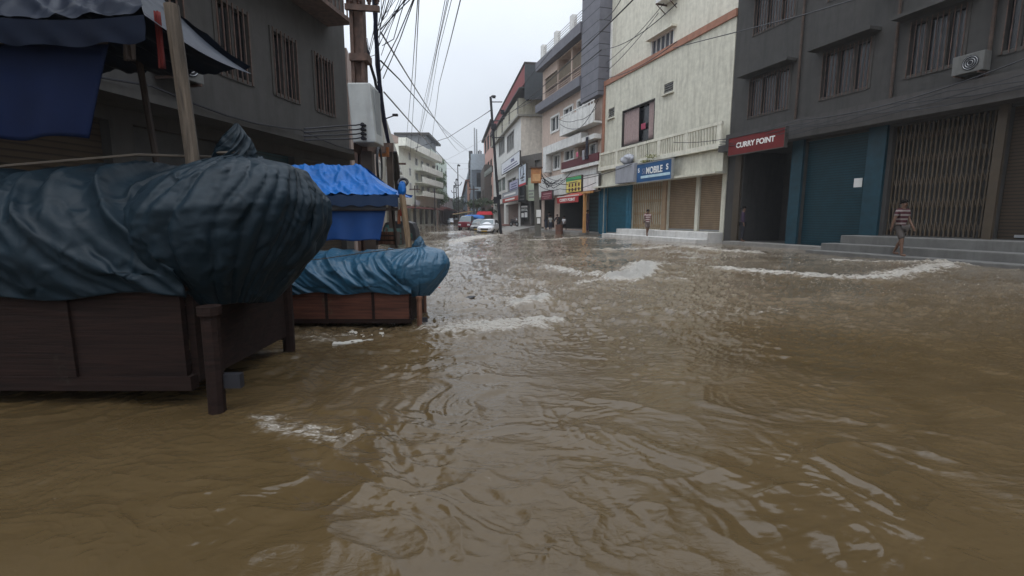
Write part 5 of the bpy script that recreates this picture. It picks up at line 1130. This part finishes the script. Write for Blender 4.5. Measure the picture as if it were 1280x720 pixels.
stick(P(259,330,Yn+.1), P(214,6,Yn+.1), .05, 'post', woodmat('grey_brown_pole', (.09,.07,.052), .75, (12,12,1.2)), nc, B_)
stick(P(214,310,Yn+1.0), P(166,30,Yn+1.2), .03, 'post', WOODD, nc, B_)
for (x0, x1, y0, y1, mt, nm) in ((192,206,14,85,mat('dark_red_cloth',(.13,.012,.010)),'red_cloth'),(150,170,28,75,mat('dusky_cloth',(.07,.055,.05)),'grey_cloth')):
    a_, b2_ = P(x0,y0,Yn+.12)-B_, P(x1,y1,Yn+.12)-B_; curtain(a_.x, b2_.x, b2_.z, a_.z, a_.y, nm, mt, nc, 2, .02)

# ------------------------------------------------------------------ vehicles
def prof_body(m_, pts_, y0, y1): return m_.prism(pts_, y0, y1)
def wheel(t, x, y, r_, wd, z=None):
    z = r_-.35 if z is None else z
    w0 = MB().disc((x,y,z), (1,0,0), r_, wd, 22).build('wheel', mat('tyre_rubber', (.015,.015,.016), rough=.8), t)
    MB().disc((x,y,z), (1,0,0), r_*.6, wd+.02, 18).build('rim', STEEL, w0)
def car(name, label, x, yb, yaw, paint, group=None, sc_=1.0, kind='hatch', Y=None, cat='car'):
    p = G(x, yb) if Y is None else P(x, 272, Y); t = thing(name, label, cat, (p.x, p.y, -.18), yaw, group)
    W = .80*sc_; pr_ = [(-1.75,.28),(-1.80,.55),(-1.62,.76),(-.78,.92),(1.55,.98),(1.75,.85),(1.78,.30)]     # x = along the car, front at -
    def loft(sections):
        m = MB(); rings = []
        for (yy_, pts) in sections: rings.append([(px_*0+pp[0], pp[1], pp[2]) for pp in pts])
        return m
    # body: cross-sections along the length (front is -Y)
    secs = [(-1.85,.62,.34,.56),(-1.80,.72,.26,.66),(-1.55,.79,.22,.76),(-.80,.81,.20,.90),(.0,.82,.20,.92),(1.0,.82,.20,.94),(1.55,.79,.24,.95),(1.78,.70,.32,.84)]
    rows = []
    for (yy_, w__, zb__, zt__) in secs:
        w__ *= sc_; mz = (zb__+zt__)/2; rows.append([(-w__*.92,yy_*sc_,zb__),(-w__,yy_*sc_,mz-.02),(-w__*.97,yy_*sc_,zt__-.10),(-w__*.86,yy_*sc_,zt__-.01),(0,yy_*sc_,zt__+.03),(w__*.86,yy_*sc_,zt__-.01),(w__*.97,yy_*sc_,zt__-.10),(w__,yy_*sc_,mz-.02),(w__*.92,yy_*sc_,zb__),(-w__*.92,yy_*sc_,zb__)])
    m = MB().grid(rows); n = len(m.v); m.f.append(tuple(range(0,9))); m.f.append(tuple(range(n-10,n-1)))
    b = m.build('body', paint, t, smooth=True); sm = b.modifiers.new('sub','SUBSURF'); sm.levels = 1; sm.render_levels = 2
    # cabin
    cs_ = [(-.85,.72,.93,.95),(-.25,.66,.93,1.38),(.45,.64,.93,1.47),(1.2,.63,.93,1.42),(1.62,.68,.93,1.0)]; rows = []
    for (yy_, w__, zb__, zt__) in cs_: w__ *= sc_; rows.append([(-w__*1.12,yy_*sc_,zb__-.08),(-w__*1.02,yy_*sc_,zb__+(zt__-zb__)*.5),(-w__*.90,yy_*sc_,zt__-.03),(0,yy_*sc_,zt__+.02),(w__*.90,yy_*sc_,zt__-.03),(w__*1.02,yy_*sc_,zb__+(zt__-zb__)*.5),(w__*1.12,yy_*sc_,zb__-.08)])
    m = MB().grid(rows); m.build('cabin', paint, t, smooth=True).modifiers.new('sub','SUBSURF').render_levels = 2
    gm = glass('car_glass', (.10,.13,.14), .05)
    MB().hexa([(-.66*sc_,-.80*sc_,.97),(.66*sc_,-.80*sc_,.97),(.66*sc_,-.76*sc_,.95),(-.66*sc_,-.76*sc_,.95)], [(-.56*sc_,-.27*sc_,1.37),(.56*sc_,-.27*sc_,1.37),(.56*sc_,-.23*sc_,1.35),(-.56*sc_,-.23*sc_,1.35)]).build('windshield', gm, t)
    for sx in (-1,1):
        MB().hexa([(sx*.77*sc_,-.5*sc_,.98),(sx*.77*sc_,1.4*sc_,1.0),(sx*.73*sc_,1.4*sc_,1.0),(sx*.73*sc_,-.5*sc_,.98)], [(sx*.66*sc_,-.1*sc_,1.34),(sx*.64*sc_,1.15*sc_,1.36),(sx*.60*sc_,1.15*sc_,1.36),(sx*.62*sc_,-.1*sc_,1.34)]).build('side_window', glass('dark_window'), t)
        MB().box(sx*.50*sc_-.15, sx*.50*sc_+.15, -1.83*sc_, -1.70*sc_, .54, .68).build('headlight', mat('headlight_glass', (.55,.57,.6), rough=.1), t, bevel=.03)
        MB().box(sx*.90*sc_-.09, sx*.90*sc_+.09, -.52*sc_, -.42*sc_, .95, 1.07).build('mirror', paint, t, bevel=.02)
        for yy_ in (-1.15, 1.15): wheel(t, sx*.72*sc_, yy_*sc_, .31, .2, .22)
    MB().box(-.36*sc_,.36*sc_,-1.87*sc_,-1.78*sc_,.44,.60).build('grille', BLACKM, t, bevel=.02); MB().box(-.26,.26,-1.90*sc_,-1.86*sc_,.30,.40).build('number_plate', mat('yellow_plate', (.45,.30,.06)), t)
    MB().box(-.70*sc_,.70*sc_,-1.86*sc_,-1.80*sc_,.235,.30).build('bumper_strip', BLACKM, t)
    return t
WCAR = mat('white_car_paint', (.66,.67,.69), rough=.25, var=.06); GCAR = mat('grey_car_paint', (.16,.16,.155), rough=.3); RCAR = mat('maroon_paint', (.14,.015,.025), rough=.35, var=.2)
car('parked_car', 'white car facing the camera in the flood beside the thin black pole', 610.5, 290.3, R(-9), WCAR, group='cars parked along the flooded street')
car('parked_car', 'grey car half hidden between the white car and the maroon pickup', 599.5, 288.0, R(-6), GCAR, group='cars parked along the flooded street')
car('parked_car', 'small white car far off in front of the shops on the left', 563.5, 274, R(12), WCAR, group='cars parked along the flooded street', Y=112)
car('parked_car', 'distant pale grey car where the far street narrows', 569.5, 274, R(10), mat('pale_car_paint', (.35,.36,.38), rough=.3), group='cars parked along the flooded street', Y=145)
p = P(589, 272, 58); pk = thing('pickup_truck', 'maroon pickup loaded with a blue tarpaulin bundle', 'truck', (p.x, p.y, -.2), R(-16))
MB().box(-.85,.85,-1.0,2.4,.55,1.25).build('cargo_bed', RCAR, pk, bevel=.06); m_ = MB().hexa([(-.82,-2.3,.5),(.82,-2.3,.5),(.82,-1.02,.5),(-.82,-1.02,.5)], [(-.78,-2.25,1.1),(.78,-2.25,1.1),(.80,-1.02,1.35),(-.80,-1.02,1.35)]); m_.build('body', RCAR, pk, bevel=.06)
MB().hexa([(-.76,-2.1,1.11),(.76,-2.1,1.11),(.76,-1.05,1.36),(-.76,-1.05,1.36)], [(-.64,-1.7,1.75),(.64,-1.7,1.75),(.66,-1.05,1.8),(-.66,-1.05,1.8)]).build('cabin', glass('car_glass', (.1,.12,.13)), pk, bevel=.03)
for sx in (-1,1):
    for yy_ in (-1.6,1.4): wheel(pk, sx*.8, yy_, .38, .2, .36)
    MB().box(sx*.55-.15, sx*.55+.15, -2.34,-2.28,.7,.88).build('headlight', mat('headlight_glass', (.55,.57,.6)), pk)
A, PH = np.meshgrid(np.linspace(0,np.pi,26), np.linspace(0,2*np.pi,40), indexing='ij')
r_ = 1+.2*np.cos(3*PH+1)+.12*np.cos(7*PH+2*A); o = MB().grid(np.stack([1.15*np.sin(A)*r_*np.cos(PH), 1.0*np.sin(A)*r_*np.sin(PH), .38*np.cos(A)+.12*np.cos(4*PH)*np.sin(A)],-1).tolist()).build('tarpaulin_bundle', mat('blue_tarp_bundle', (.03,.12,.34), var=.3), smooth=True, loc=(p.x+.2, p.y+.3, 1.35)); tag(o, 'crumpled blue tarpaulin heaped on the maroon pickup', 'tarpaulin')
# small carts with umbrellas / boards beyond
for i, (x, yb, Y, c_, lab) in enumerate(((579.5,272,82,(.48,.42,.25),'pale yellow stall roof beyond the maroon pickup'),(576.5,272,100,(.40,.16,.12),'reddish stall roof farthest along the row of vehicles'))):
    p = P(x, 272, Y); t_ = thing('market_stall', lab, 'stall', (p.x, p.y, 0), R(-10)); zt_ = P(x, 264.5, Y).z
    MB().hexa([(-1.6,-1,zt_-.5),(1.6,-1,zt_),(1.6,1,zt_),(-1.6,1,zt_-.5)], [(-1.6,-1,zt_-.42),(1.6,-1,zt_+.08),(1.6,1,zt_+.08),(-1.6,1,zt_-.42)]).build('roof', mat('stall_roof_%s'%('cream','red')[i], c_), t_)
    MB().box(-1.4,1.4,-.8,.8,.2,.95).build('counter', WOODD, t_); each('leg', WOODD, t_, [(a-.04,a+.04,b-.04,b+.04,-.4,zt_-.4) for a in (-1.4,1.4) for b in (-.8,.8)])
p = P(606, 272, 60); t_ = thing('market_stall', 'red topped stall behind the white car', 'stall', (p.x, p.y, 0)); 
MB().hexa([(-1.0,-.7,1.75),(1.0,-.7,1.75),(1.0,.7,1.75),(-1.0,.7,1.75)], [(-.8,-.5,2.15),(.8,-.5,2.15),(.8,.5,2.15),(-.8,.5,2.15)]).build('roof', mat('red_stall_top', (.45,.02,.03)), t_); MB().box(-.9,.9,-.5,.5,.2,1.0).build('counter', WOODD, t_); each('leg', WOODD, t_, [(a-.04,a+.04,b-.04,b+.04,-.4,1.76) for a in (-.85,.85) for b in (-.5,.5)])
# auto rickshaw behind the middle cart
Ya = G(500, 301).y; p = P(501, 272, Ya); ar = thing('auto_rickshaw', 'black hooded auto rickshaw standing in the flood behind the middle cart', 'auto rickshaw', (p.x, p.y, -.42), R(0))
hp = [(-.95,.75),(-.98,1.15),(-.80,1.52),(-.3,1.62),(.45,1.62),(.80,1.50),(.98,1.10),(1.02,.62),(.80,.35)]
MB().prism([(x,z) for x,z in hp]+[(-.9,.5)], -.62, .62).build('hood', mat('black_canvas_hood', (.014,.015,.017), rough=.5, var=.3), ar, bevel=.05)
MB().prism([(-.9,.5),(.8,.36),(.8,.9),(-.95,.95)], -.66, .66).build('body', mat('dark_green_body', (.015,.06,.05), rough=.3), ar, bevel=.05)
MB().prism([(-.9,1.0),(-.35,.98),(-.35,1.38),(-.75,1.40)], -.645, -.625).build('side_opening', mat('murky_teal_pane', (.03,.10,.10), rough=.2), ar)
MB().box(.25,.60,-.645,-.625,1.05,1.35).build('side_window', mat('pale_pane', (.18,.2,.2), rough=.2), ar)
MB().prism([(-1.55,.45),(-1.25,.95),(-.92,1.05),(-.9,.45)], -.35, .35).build('nose', mat('dark_green_body', (.015,.06,.05)), ar, bevel=.05)
for (x, y) in ((.72,-.60),(.72,.60),(-1.25,0)):
    w0 = MB().disc((x,y,.30),(0,1,0),.30,.14,22).build('wheel', mat('tyre_rubber', (.015,)*3), ar); MB().disc((x,y,.30),(0,1,0),.16,.17,16).build('rim', STEEL, w0)
# motorcycle beside the dental board
qb = f3a.world(f3a.u(657), 1.6, .39); mc_ = thing('motorcycle', 'dark motorcycle parked in front of the black DENTAL board', 'motorcycle', qb, f3a.rot)
for x in (-.62,.62):
    w0 = MB().disc((x,0,.28),(0,1,0),.28,.09,20).build('wheel', mat('tyre_rubber', (.015,)*3), mc_); MB().disc((x,0,.28),(0,1,0),.15,.10,14).build('rim', STEEL, w0)
MB().prism([(-.45,.55),(.0,.62),(.6,.72),(.75,.62),(.3,.45),(-.1,.3),(-.4,.4)], -.11, .11).build('body', mat('black_paint', (.02,.02,.025), rough=.3), mc_, bevel=.03)
MB().prism([(-.1,.66),(.55,.76),(.60,.82),(-.05,.74)], -.13, .13).build('seat', BLACKM, mc_); MB().tube([(-.62,0,.28),(-.42,0,.95)], .03, 6).tube([(-.42,-.3,1.0),(-.42,.3,1.0)], .018, 6).build('handlebar', STEEL, mc_)
MB().box(-.58,-.46,-.08,.08,.72,.88).build('headlight', mat('headlight_glass', (.55,.57,.6)), mc_, bevel=.03)
# brick pile at the hospital step and brown drum
qb = f3.world(f3.u(642), 1.2, .0); MB_ = MB(); tag(MB().box(-2.2,2.2,-.5,.5,-.4,.55).build('brick_plinth', mat('brick_red_brown', (.16,.065,.05), stain=.5), loc=qb, rotz=f3.rot, bevel=.04), 'reddish brown brick plinth at the foot of the hospital shops', 'plinth')
qb = f2.world(f2.u(700.5,2.2), 2.3, -.2); dr = thing('drum', 'rusty brown drum at the left edge of the open dark shop', 'drum', qb); MB().tube([(0,0,0),(0,0,.5)], .33, 20).tube([(0,0,.5),(0,0,1.0)], .33, 20).build('barrel', mat('rusty_drum', (.13,.06,.04), var=.4, scale=5), dr)
m_ = MB(); 
for z in (.05,.5,.97): MB().ring((0,0,z),(1,0,0),(0,1,0),.34,.015,24,5).build('hoop', RUST, dr)
sheetp = G(586-0, 372)
sheet('floating_plank', 'small dark stick drifting on the open water right of the middle cart', [(581,371.5),(586,370.6),(596,369),(588,372.8),(583,372.6)], BLACKM)

# ------------------------------------------------------------------ people
SKIN = mat('brown_skin', (.13,.070,.045), rough=.6, var=.1); HAIR = mat('black_hair', (.010,.008,.007), rough=.95, spec=.05)
def skinmesh(name, J, E, parent, material, sub=2):
    """J: name -> (pos, radius or (rx,ry)); E: edges; first joint is the root"""
    keys = list(J); me = bpy.data.meshes.new(name); me.from_pydata([J[k][0] for k in keys], [(keys.index(a), keys.index(b)) for a, b in E], [])
    o = bpy.data.objects.new(name, me); COL.objects.link(o); o.parent = parent
    md = o.modifiers.new('skin','SKIN'); md.use_smooth_shade = True; sk = me.skin_vertices[0].data if me.skin_vertices else None
    if sk is None:
        bm = bmesh.new(); bm.from_mesh(me); bm.verts.layers.skin.verify(); bm.to_mesh(me); bm.free(); sk = me.skin_vertices[0].data
    for i, k in enumerate(keys): r_ = J[k][1]; sk[i].radius = r_ if isinstance(r_, tuple) else (r_, r_); sk[i].use_root = (i == 0)
    s_ = o.modifiers.new('sub','SUBSURF'); s_.levels = sub; s_.render_levels = sub; me.materials.append(material); return o
def person(label, loc, rot, h=1.65, top=None, bottom=None, pose='stand', long=False, group=None, sleeves=True, top_name='shirt', bottom_name='shorts'):
    """faces -Y local; knees and elbows placed by pose"""
    t = thing('person', label, 'person', loc, rot, group); k = h/1.7
    V = lambda x, y, z: (x*k, y*k, z*k)
    lean = {'stand':0,'walk':.03,'bend':.42,'sit':.05}[pose]; hipz = .50 if pose == 'sit' else .92
    def up(x, y, z):                      # torso points lean forward about the hips
        dz = z-.92; return V(x, y-dz*math.sin(lean), hipz+dz*math.cos(lean))
    J = {'pelvis':(V(0,0,hipz),(.135*k,.10*k)), 'waist':(up(0,0,1.08),(.12*k,.09*k)), 'chest':(up(0,0,1.30),(.15*k,.10*k)), 'neckb':(up(0,0,1.43),(.07*k,.06*k)), 'neck':(up(0,-.01,1.49),.05*k), 'head':(up(0,-.02,1.57),(.072*k,.085*k)), 'crown':(up(0,-.015,1.65),(.07*k,.082*k))}
    E = [('pelvis','waist'),('waist','chest'),('chest','neckb'),('neckb','neck'),('neck','head'),('head','crown')]
    J['nose'] = (up(0,-.115,1.575), .012*k); E.append(('head','nose'))
    fore = {'stand':(.0,.04),'walk':(.10,-.08),'bend':(-.22,-.22),'sit':(-.18,-.18)}[pose]
    for i, sx in enumerate((-1,1)):
        S_n = 'LR'[i]; sh_ = up(sx*.17,0,1.40); el = Vector(sh_)+Vector(V(sx*.055, fore[i]*.5-(.08 if lean > .2 else 0), -.27)); hd = el+Vector(V(sx*.01, fore[i]-.05, -.23))
        J['sh'+S_n] = (sh_,.062*k); J['el'+S_n] = (tuple(el),.040*k); J['wr'+S_n] = (tuple(hd),.027*k); d = (hd-el).normalized(); pa_ = hd+d*.055*k; J['pa'+S_n] = (tuple(pa_),(.034*k,.018*k))
        E += [('chest','sh'+S_n),('sh'+S_n,'el'+S_n),('el'+S_n,'wr'+S_n),('wr'+S_n,'pa'+S_n)]
        for f_i, (off, ln) in enumerate(((-.030,.060),(-.011,.072),(.010,.067),(.029,.052))):
            a = pa_+Vector((0,off*k,0))+d*.03*k; b = a+d*ln*.6*k+Vector((-sx*.006*k,0,0)); c = b+d*ln*.4*k+Vector((-sx*.016*k,0,0)); J['f%d%s'%(f_i,S_n)] = (tuple(a),.0085*k); J['g%d%s'%(f_i,S_n)] = (tuple(b),.008*k); J['h%d%s'%(f_i,S_n)] = (tuple(c),.007*k)
            E += [('pa'+S_n,'f%d%s'%(f_i,S_n)),('f%d%s'%(f_i,S_n),'g%d%s'%(f_i,S_n)),('g%d%s'%(f_i,S_n),'h%d%s'%(f_i,S_n))]
        a = hd+d*.02*k+Vector((0,-.035*k,0)); b = a+d*.035*k+Vector((0,-.018*k,0)); J['t0'+S_n] = (tuple(a),.010*k); J['t1'+S_n] = (tuple(b),.009*k); E += [('wr'+S_n,'t0'+S_n),('t0'+S_n,'t1'+S_n)]
        st_ = {'stand':0,'walk':(.20 if i else -.20),'bend':0,'sit':0}[pose]
        hp_ = Vector(V(sx*.085,0,hipz-.04))
        if pose == 'sit': kn = Vector(V(sx*.12,-.42,.48)); an_ = Vector(V(sx*.12,-.42,.09))
        else: kn = Vector(V(sx*.095, -abs(st_)*.30+st_*.45-.02, .49)); an_ = Vector(V(sx*.10, st_, .09+(.03 if st_ > 0 else 0)))
        J['hp'+S_n] = (tuple(hp_),.088*k); J['kn'+S_n] = (tuple(kn),.055*k); J['ca'+S_n] = (tuple(kn.lerp(an_,.35)+Vector((0,.015*k,0))),.052*k); J['an'+S_n] = (tuple(an_),.034*k); J['he'+S_n] = (tuple(an_+Vector(V(0,.02,-.05))),.036*k); J['to'+S_n] = (tuple(an_+Vector(V(0,-.15,-.06))),(.040*k,.022*k))
        E += [('pelvis','hp'+S_n),('hp'+S_n,'kn'+S_n),('kn'+S_n,'ca'+S_n),('ca'+S_n,'an'+S_n),('an'+S_n,'he'+S_n),('he'+S_n,'to'+S_n)]
    skinmesh('body', J, E, t, SKIN, 2)
    hc = Vector(J['crown'][0]); hd_ = Vector(J['head'][0]); A, PH = np.meshgrid(np.linspace(0,np.pi*.62,14), np.linspace(0,2*np.pi,26), indexing='ij')
    ce = hd_.lerp(hc,.62); drop = np.where(np.sin(PH) > 0, 1.0, .72)
    pts = np.stack([ce.x+.089*k*np.sin(A*drop)*np.cos(PH), ce.y+.012*k+.103*k*np.sin(A*drop)*np.sin(PH), ce.z+.02*k+.098*k*np.cos(A*drop)],-1)
    MB().grid(pts.tolist()).build('hair', HAIR, t, smooth=True).modifiers.new('s','SOLIDIFY').thickness = .012
    for sx in (-1,1):
        e_ = hd_.lerp(hc,.25)+Vector((sx*.030*k,-.083*k,0)); MB().disc(e_, (0,1,0), .010*k, .012*k, 10).build('eye', HAIR, t)
        e_ = hd_+Vector((sx*.082*k,.0,.02*k)); MB().disc(e_, (1,0,0), .026*k, .02*k, 10).build('ear', SKIN, t, smooth=True)
    e_ = hd_+Vector((0,-.088*k,-.032*k)); MB().box(e_.x-.022*k,e_.x+.022*k,e_.y-.004,e_.y+.006,e_.z-.004,e_.z+.004).build('mouth', mat('lip', (.10,.035,.03)), t)
    if top:
        C_ = {n: (J[n][0], tuple(np.array(J[n][1] if isinstance(J[n][1],tuple) else (J[n][1],)*2)*1.0+.024*k)) for n in ('waist','pelvis','chest','shL','shR')}
        C_['pelvis'] = (tuple(Vector(J['pelvis'][0])+Vector((0,0,.02*k))), (.165*k,.125*k)); C_['nb'] = (tuple(Vector(J['neckb'][0])+Vector((0,0,-.02*k))), .075*k)
        E2 = [('waist','pelvis'),('waist','chest'),('chest','nb'),('chest','shL'),('chest','shR')]
        for S_n in 'LR':
            C_['u'+S_n] = (tuple(Vector(J['sh'+S_n][0]).lerp(Vector(J['el'+S_n][0]), .98 if long else .70)), .062*k); E2.append(('sh'+S_n,'u'+S_n))
            if long: C_['v'+S_n] = (tuple(Vector(J['el'+S_n][0]).lerp(Vector(J['wr'+S_n][0]), .85)), .045*k); E2.append(('u'+S_n,'v'+S_n))
        skinmesh(top_name, C_, E2, t, top, 2)
    if bottom:
        C_ = {'pelvis':(tuple(Vector(J['pelvis'][0])),(.155*k,.12*k))}; E2 = []
        for S_n in 'LR':
            C_['hp'+S_n] = (J['hp'+S_n][0], .112*k); kk_ = Vector(J['hp'+S_n][0]).lerp(Vector(J['kn'+S_n][0]), .95 if bottom_name == 'shorts' else 1.0); C_['kn'+S_n] = (tuple(kk_), .085*k); E2 += [('pelvis','hp'+S_n),('hp'+S_n,'kn'+S_n)]
            if bottom_name != 'shorts': C_['an'+S_n] = (tuple(Vector(J['kn'+S_n][0]).lerp(Vector(J['an'+S_n][0]), .9)), .060*k); E2.append(('kn'+S_n,'an'+S_n))
        skinmesh(bottom_name, C_, E2, t, bottom, 2)
    return t
STRIPE = striped('maroon_white_stripes', (.10,.014,.024), (.66,.58,.55), 7.4, 'Z', .9, .60, sharp=.05)
GSH = mat('grey_brown_shorts', (.13,.10,.09), rough=.9); DK = mat('dark_clothes', (.02,.02,.026), rough=.9); DK2 = mat('dark_purple_clothes', (.04,.025,.05), rough=.9); WSH = mat('white_shirt_cloth', (.50,.49,.50), rough=.9); JEAN = mat('dark_jeans', (.035,.04,.06), rough=.9); PALE = mat('pale_patterned_shirt', (.33,.33,.31), rough=.9, var=.4, scale=20)
gp_ = f1.px(808.5, 296, 1.35); pq = f1.world(gp_[0], 1.35, .24); hgt_ = f1.z(808.5, 262.5, 1.35)-.24
person('person in a maroon and white striped shirt walking along the step by the tan gate', pq, R(8), h=max(1.4,min(hgt_,1.9)), top=STRIPE, bottom=GSH, pose='walk')
pq = f1.world(E(1180), 2.0, .16); STR2 = striped('dimmed_maroon_stripes', (.05,.010,.015), (.20,.17,.16), 7.4, 'Z', .9, .60, sharp=.05)  # dimmed copy of the maroon and white stripes
person('person in a striped shirt in dimmed colours walking on the raised steps at the far right', pq, R(12), h=1.78, top=STR2, bottom=mat('dark_grey_shorts', (.06,.05,.045), rough=.9), pose='walk')
def at2(x, off, z=.22): return f2.world(f2.u(x, off), off, z)
person('dark clothed person leaning beside the orange post', at2(734.5,1.3), R(60), h=1.75, top=DK2, bottom=DK2, bottom_name='trousers', long=True, pose='stand')
person('person in dark clothes bending forward by the drum', at2(682.5,1.9), R(70), h=1.75, top=DK, bottom=JEAN, bottom_name='trousers', pose='bend')
person('child in a pale patterned shirt standing next to the bending person', at2(688,2.1), R(20), h=1.35, top=PALE, bottom=JEAN, bottom_name='trousers', pose='stand')
st_ = at2(705.5,.6,.22); sto = thing('stool', 'low dark stool under the seated person in the open shop', 'stool', st_); MB().box(-.2,.2,-.2,.2,.38,.43).build('seat', WOODD, sto); each('leg', WOODD, sto, [(a-.02,a+.02,b-.02,b+.02,0,.38) for a in (-.17,.17) for b in (-.17,.17)])
person('person in a white shirt seated inside the open shop', st_, R(-60), h=1.75, top=WSH, bottom=DK, bottom_name='trousers', pose='sit')
person('person in black crouched low beside the person in white', at2(698,1.4), R(-30), h=1.5, top=DK, bottom=DK, bottom_name='trousers', long=True, pose='bend')
person('shadowy dark clothed person standing in the doorway of the grimy building', f1.world(E(938), .45, .2), R(60), h=1.72, top=DK2, bottom=DK, bottom_name='trousers', long=True, pose='stand')

# ------------------------------------------------------------------ clutter on the near buildings
def aircon(fr, u_, z_, label, mt):
    t = thing('air_conditioner', label, 'air conditioner', fr.world(u_, .02, z_), fr.rot)
    MB().box(-.42,.42,.05,.40,0,.58).build('casing', mt, t, bevel=.02); fn = MB().disc((-.08,.405,.29),(0,1,0),.22,.02,22).build('fan_grille', BLACKM, t)
    m_ = MB()
    for r0 in (.07,.13,.19): m_.ring((-.08,.42,.29),(1,0,0),(0,0,1),r0,.007,18,4)
    m_.build('guard', STEEL, fn)
    for x in (-.32,.32): MB().box(x-.02,x+.02,.0,.42,-.05,-.005).build('bracket', RUST, t)
dgm = mat('dirty_grey_enamel', (.11,.11,.105), stain=.6)
aircon(f1, E(1195), 5.9+.0, 'grimy air conditioner between the first floor windows above the grille gate', dgm); aircon(f1, E(1092), 9.6, 'upper grimy air conditioner on the dark building at the right', dgm)
aircon(fl, ul*.42, 4.1, 'dark air conditioner on the grey building behind the nearest canopy', dgm)
for k_, (x, z0) in enumerate(((1098, 5.72), (1210, 5.72), (985, 5.72))):
    u_ = E(x); tag(MB().tube([(0,0,0),(0,0,10.6)], .055, 8).build('drain_pipe', mat('rusty_drain_pipe', (.06,.04,.03), var=.5), loc=f1.world(u_, .07, z0), rotz=f1.rot), ['rusty drain pipe right of the deep teal shutter','rusty drain pipe above the grille gate, nearest the frame edge','rusty drain pipe above the CURRY POINT doorway'][k_], 'pipe')
for k_ in range(4):
    tag(MB().tube([tuple(f1.world(E(910)+( E(1500)-E(910))*i/24, .82+.05*math.sin(i+k_), 5.05+.12*k_-.10*math.sin(math.pi*((i*(1.3+.2*k_))%6)/6)) - f1.world(E(910), .8, 5)) for i in range(25)], .014, 5).build('slack_cable', BLACKM, loc=f1.world(E(910), .8, 5)), 'slack black cable strung along the fascia of the dark building', 'wire', 'slack cables on the dark fascia')
tag(MB().tube([tuple(fl.world(ul*i/20, .95, 3.62-.16*math.sin(math.pi*(i%5)/5))-fl.world(0,.95,3.6)) for i in range(21)], .02, 5).build('slack_cable', BLACKM, loc=fl.world(0,.95,3.6)), 'slack cable along the canopy edge of the dark left building', 'wire')
# roof tanks and aerials far up the street
for k_, (fr_, u_, w_, z_, lab, mt_) in enumerate(((f3, 9, -3, z3b, 'black roof water tank at the rear of the hospital roof', BLACKM), (fl3, 5, -4, zl3, 'white roof water tank at the far end of the cream block', WFR), (fE, 4, -3, z4, 'black roof water tank on the pink building', BLACKM))):
    tk = thing('water_tank', lab, 'water tank', fr_.world(u_, w_, z_)); MB().tube([(0,0,0),(0,0,1.4)], .75, 18).build('body', mt_, tk); MB().tube([(0,0,1.401),(0,0,1.65)], .74, 18, r1=.25).build('lid', mt_, tk)
# ------------------------------------------------------------------ damp air
hz = bpy.data.materials.new('damp_air'); hz.use_nodes = True; t = hz.node_tree; t.nodes.clear(); o_ = N(t, 'ShaderNodeOutputMaterial'); pv = N(t, 'ShaderNodeVolumePrincipled')
pv.inputs['Color'].default_value = (.86,.90,.95,1); pv.inputs['Density'].default_value = .0007; pv.inputs['Anisotropy'].default_value = .1; t.links.new(pv.outputs[0], o_.inputs['Volume'])
tag(MB().box(-720, 720, -720, 1420, -1.7, 26).build('haze', hz), kind='stuff')

# ------------------------------------------------------------------ drifting litter
rg = random.Random(31); LM = [mat('litter_%s'%n, c, rough=.5) for n, c in (('white',(.5,.5,.48)),('brown',(.10,.06,.03)),('red',(.32,.05,.03)),('blue',(.04,.12,.3)))]
for i, (x, y) in enumerate(((541,357),(549,361),(544,359))):
    c = G(x, y, 0); hh_, _, _ = water_height(np.array([c.x]), np.array([c.y]), None); k_ = (0,2,0)[i]; s_ = rg.uniform(.015,.035)*(1.0 if y > 400 else 1.5)
    pts_ = [(math.cos(a_)*s_*rg.uniform(.7,1.3), math.sin(a_)*s_*rg.uniform(.5,1.1), rg.uniform(-.002,.006)) for a_ in (0,.9,1.9,2.9,4,5.1)]
    m_ = MB(); n = 6; m_.add(pts_+[(p[0],p[1],-.012) for p in pts_], [tuple(range(n)), tuple(range(2*n-1,n-1,-1))]+[(j,j+n,(j+1)%n+n,(j+1)%n) for j in range(n)])
    tag(m_.build('plastic_scrap', LM[k_], loc=(c.x, c.y, float(hh_[0])+.004)), '%s scrap of plastic drifting on the flood water'%('white','brown','red','blue')[k_], 'scrap', 'scraps of plastic drifting on the flood')
